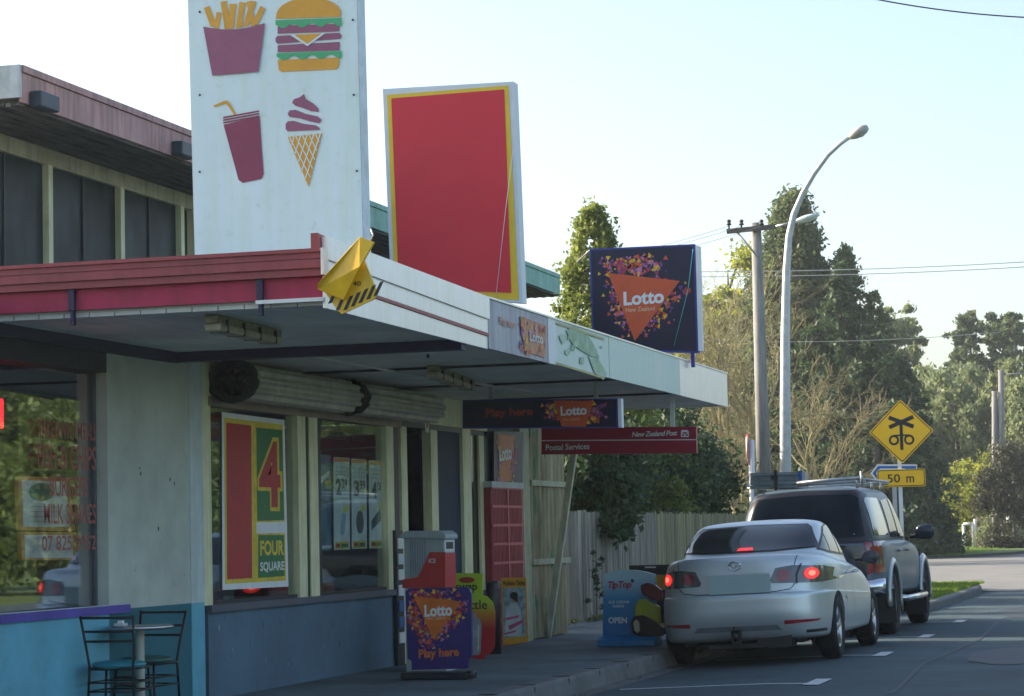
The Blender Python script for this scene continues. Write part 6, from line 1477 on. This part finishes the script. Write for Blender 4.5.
H5 = hgt(262, 755, 92); bare_tree('bare_tree', 'leafless twiggy tree with many yellowish branches around the power pole', base_at(752, 92), H5*.95, .75, 12, twm, 4, 8)
H6 = hgt(300, 820, 95); bare_tree('bare_tree', 'smaller leafless tree right of the street lamp post', base_at(806, 95), H6*.8, .8, 33, twm, 4, 5)
H7 = hgt(345, 690, 90); bare_tree('bare_tree', 'low leafless tree behind the far end of the awning', base_at(702, 90), H7*.95, .8, 37, twm, 4, 6)
# evergreen hedge row behind the fence
hp = round_puffs(3.5, 1.25, 60, 14, .52, .46, .34); h0 = mk_tree('hedge_shrub', 'dense dark evergreen shrub behind the paling fence', 'shrub', hp, 26000, .055, dkleaf, (-10.3, 37.2, .1), (2.8, .08), 141, group='dark evergreen shrubs behind the fence', shell_=.15)
for k, (x, y, s) in enumerate(((-10.5, 39.6, 1.08), (-10.7, 42.2, 1.0), (-10.9, 44.6, 1.15), (-11.0, 47.3, 1.2), (-11.2, 50.0, 1.3), (-12.8, 36, 1.15), (-13.2, 41, 1.3), (-13.2, 46, 1.4), (-11.3, 53, 1.25))):
    c = clone(h0, (x, y, .1), k*1.3, scale=(s, s, s*.97))
# camellia shrub with orange fruit over the fence end
sp = round_puffs(3.0, .66, 50, 15, .74, .30, .36); sp += [(.30+.05*math.sin(k), .35-.25*k, 1.35+.12*(k % 3), .2) for k in range(5)]
o = mk_tree('orange_tree', 'dark glossy citrus shrub with orange fruit spilling over the fence end', 'tree', sp, 16000, .06, dkleaf, (-8.9, 36.9, .1), (2.6, .06), 151, shell_=.2)
rnd = random.Random(2)
for (px, py) in ((581, 457), (590, 520)):
    p = onY(px, py, 36.4)-Vector((-8.9, 36.9, .1)); MB().lathe([(0, -.026), (.016, -.022), (.028, 0), (.016, .022), (0, .026)], p, 'Z', n=12).build('fruit', mat('orange_fruit', (.75, .22, .01), .4), o, local=True)
mk_tree('weed_plant', 'thin climbing weed growing up the fence by the ice cream board', 'plant', [(rnd.uniform(-.12, .12), rnd.uniform(-.05, .05), .2+.09*k, .07) for k in range(10)], 500, .028, dkleaf, (-8.62, 35.2, .12), (1.0, .008), 161)
mk_tree('weed_plant', 'low weeds along the foot of the paling fence', 'plant', [(rnd.uniform(-.1, .1), rnd.uniform(-1.8, 2.2), .05, .07) for k in range(16)], 900, .022, greyleaf, (-8.6, 33.4, .12), (.1, .006), 162, limbs=4)
# far bank of grey green trees
bk1 = round_puffs(8.5, 3.0, 150, 22, .52, .48, .18)
tA = mk_tree('willowy_tree', 'grey green willowy tree in the far bank behind the warning sign', 'tree', bk1, 42000, .14, greyleaf, base_at(912, 150), (7.5, .25), 221, group='grey green trees of the far bank', shell_=.2)
for k, (px, Y, top) in enumerate(((938, 158, 372), (962, 152, 378), (985, 160, 374), (1008, 154, 368), (1034, 150, 372), (925, 170, 390), (950, 172, 376), (990, 172, 372), (1020, 170, 376), (880, 160, 380), (1060, 156, 366))):
    hh = hgt(top, px, Y); s = hh/8.5; clone(tA, base_at(px, Y), k*1.1, scale=(s*.75, s*.75, s))
Hc = hgt(303, 902, 165); tC = mk_tree('rounded_tree', 'sunlit rounded tree standing alone above the diamond warning sign', 'tree', round_puffs(Hc, 2.1, 90, 25, .74, .26, .20), 34000, .16, greyleaf, base_at(903, 165), (Hc*.9, .3), 251)
Hd = hgt(312, 975, 185); tD = mk_tree('tall_gum_tree', 'tall dark gum tree with a ragged crown, leftmost of the far right group', 'tree', round_puffs(Hd, 2.0, 90, 26, .70, .30, .16)+cone_puffs(Hd, 2.2, 90, 27, .40, .5, .3, .13), 40000, .17, conif, base_at(977, 185), (Hd*.95, .3), 261)
clone(tD, base_at(1001, 187), 2.0, 'tall dark gum tree, middle one of the far right group', None, (1, 1, 1.0)); clone(tD, base_at(1021, 184), 4.0, 'tall dark gum tree cut by the right edge of the photo', None, (1.1, 1.1, .98))
clone(tD, base_at(958, 188), 1.0, 'lower dark gum tree beside the sky gap', None, (.9, .9, .80))
# bushes
b1 = mk_tree('golden_bush', 'large yellow green bush right of the warning sign', 'bush', round_puffs(hgt(452, 975, 143), 2.1, 60, 30, .5, .5, .30), 36000, .10, ylleaf, base_at(974, 145), (2.5, .1), 301, shell_=.25)
clone(b1, base_at(930, 147), 1.7, 'low yellow green bush behind the ute mirror', None, (.72, .72, .60)); clone(b1, base_at(910, 148), 2.7, 'low yellow green bush just behind the sign post', None, (.6, .6, .55))
mk_tree('red_bush', 'dark reddish shrub at the right edge by the far poles', 'bush', round_puffs(hgt(440, 1015, 132), 1.9, 50, 33, .5, .5, .32), 34000, .09, redleaf, base_at(1014, 133), (3, .1), 331, shell_=.2)
mk_tree('garden_plant', 'low green spiky garden plants by the far driveway', 'plant', round_puffs(1.9, 1.3, 26, 36, .4, .5, .35), 12000, .08, greyleaf, base_at(1000, 139), (1, .05), 361); mk_tree('garden_plant', 'pale dry flowering plant between the far white posts', 'plant', round_puffs(1.6, .9, 20, 37, .5, .5, .35), 8000, .06, leafmat('dry_leaf', (.35, .30, .20), (.2, .16, .1), .3), base_at(985, 141), (1, .05), 371)
# trees mirrored in the shop windows, across the road
mt = mk_tree('roadside_tree', 'broad green roadside tree mirrored in the takeaway window', 'tree', round_puffs(6.6, 3.6, 90, 50, .5, .5, .24), 44000, .13, leafmat('roadside_leaf', (.14, .20, .05), (.05, .08, .02), .35), (13, 40, 0), (6.5, .25), 501, group='trees across the road mirrored in the window')
for k, (x, y, s) in enumerate(((14, 48, 1.0), (12.5, 56, .9), (14, 64, 1.0), (15, 73, 1.1), (13, 32, .8), (15, 84, 1.1))): clone(mt, (x, y, 0), k*1.9, scale=(s, s, s))
# bare twigs of a tree behind the roof at the left edge
bt = bare_tree('bare_tree', 'fine bare twigs showing above the roof corner at the left edge', (-20.5, 30.2, 0), 9.6, .5, 41, mat('grey_twig', (.35, .35, .33), .8), 4, 4)
# ================================================================ HAZE
hm = bpy.data.materials.new('pale_haze'); hm.use_nodes = True; hn = hm.node_tree.nodes; hn.remove(hn['Principled BSDF'])
pv = hn.new('ShaderNodeVolumePrincipled'); pv.inputs['Color'].default_value = (.85, .92, .95, 1); pv.inputs['Density'].default_value = .0004; pv.inputs['Anisotropy'].default_value = .3
hm.node_tree.links.new(pv.outputs[0], hn['Material Output'].inputs['Volume'])
hz = MB().box((-405, -105, -1.12), (405, 905, 24)).build('haze', hm); hz['kind'] = 'stuff'; tag(hz, 'thin pale haze in the air over the road and trees', 'haze')
sc.render.resolution_x = 1024; sc.render.resolution_y = 696
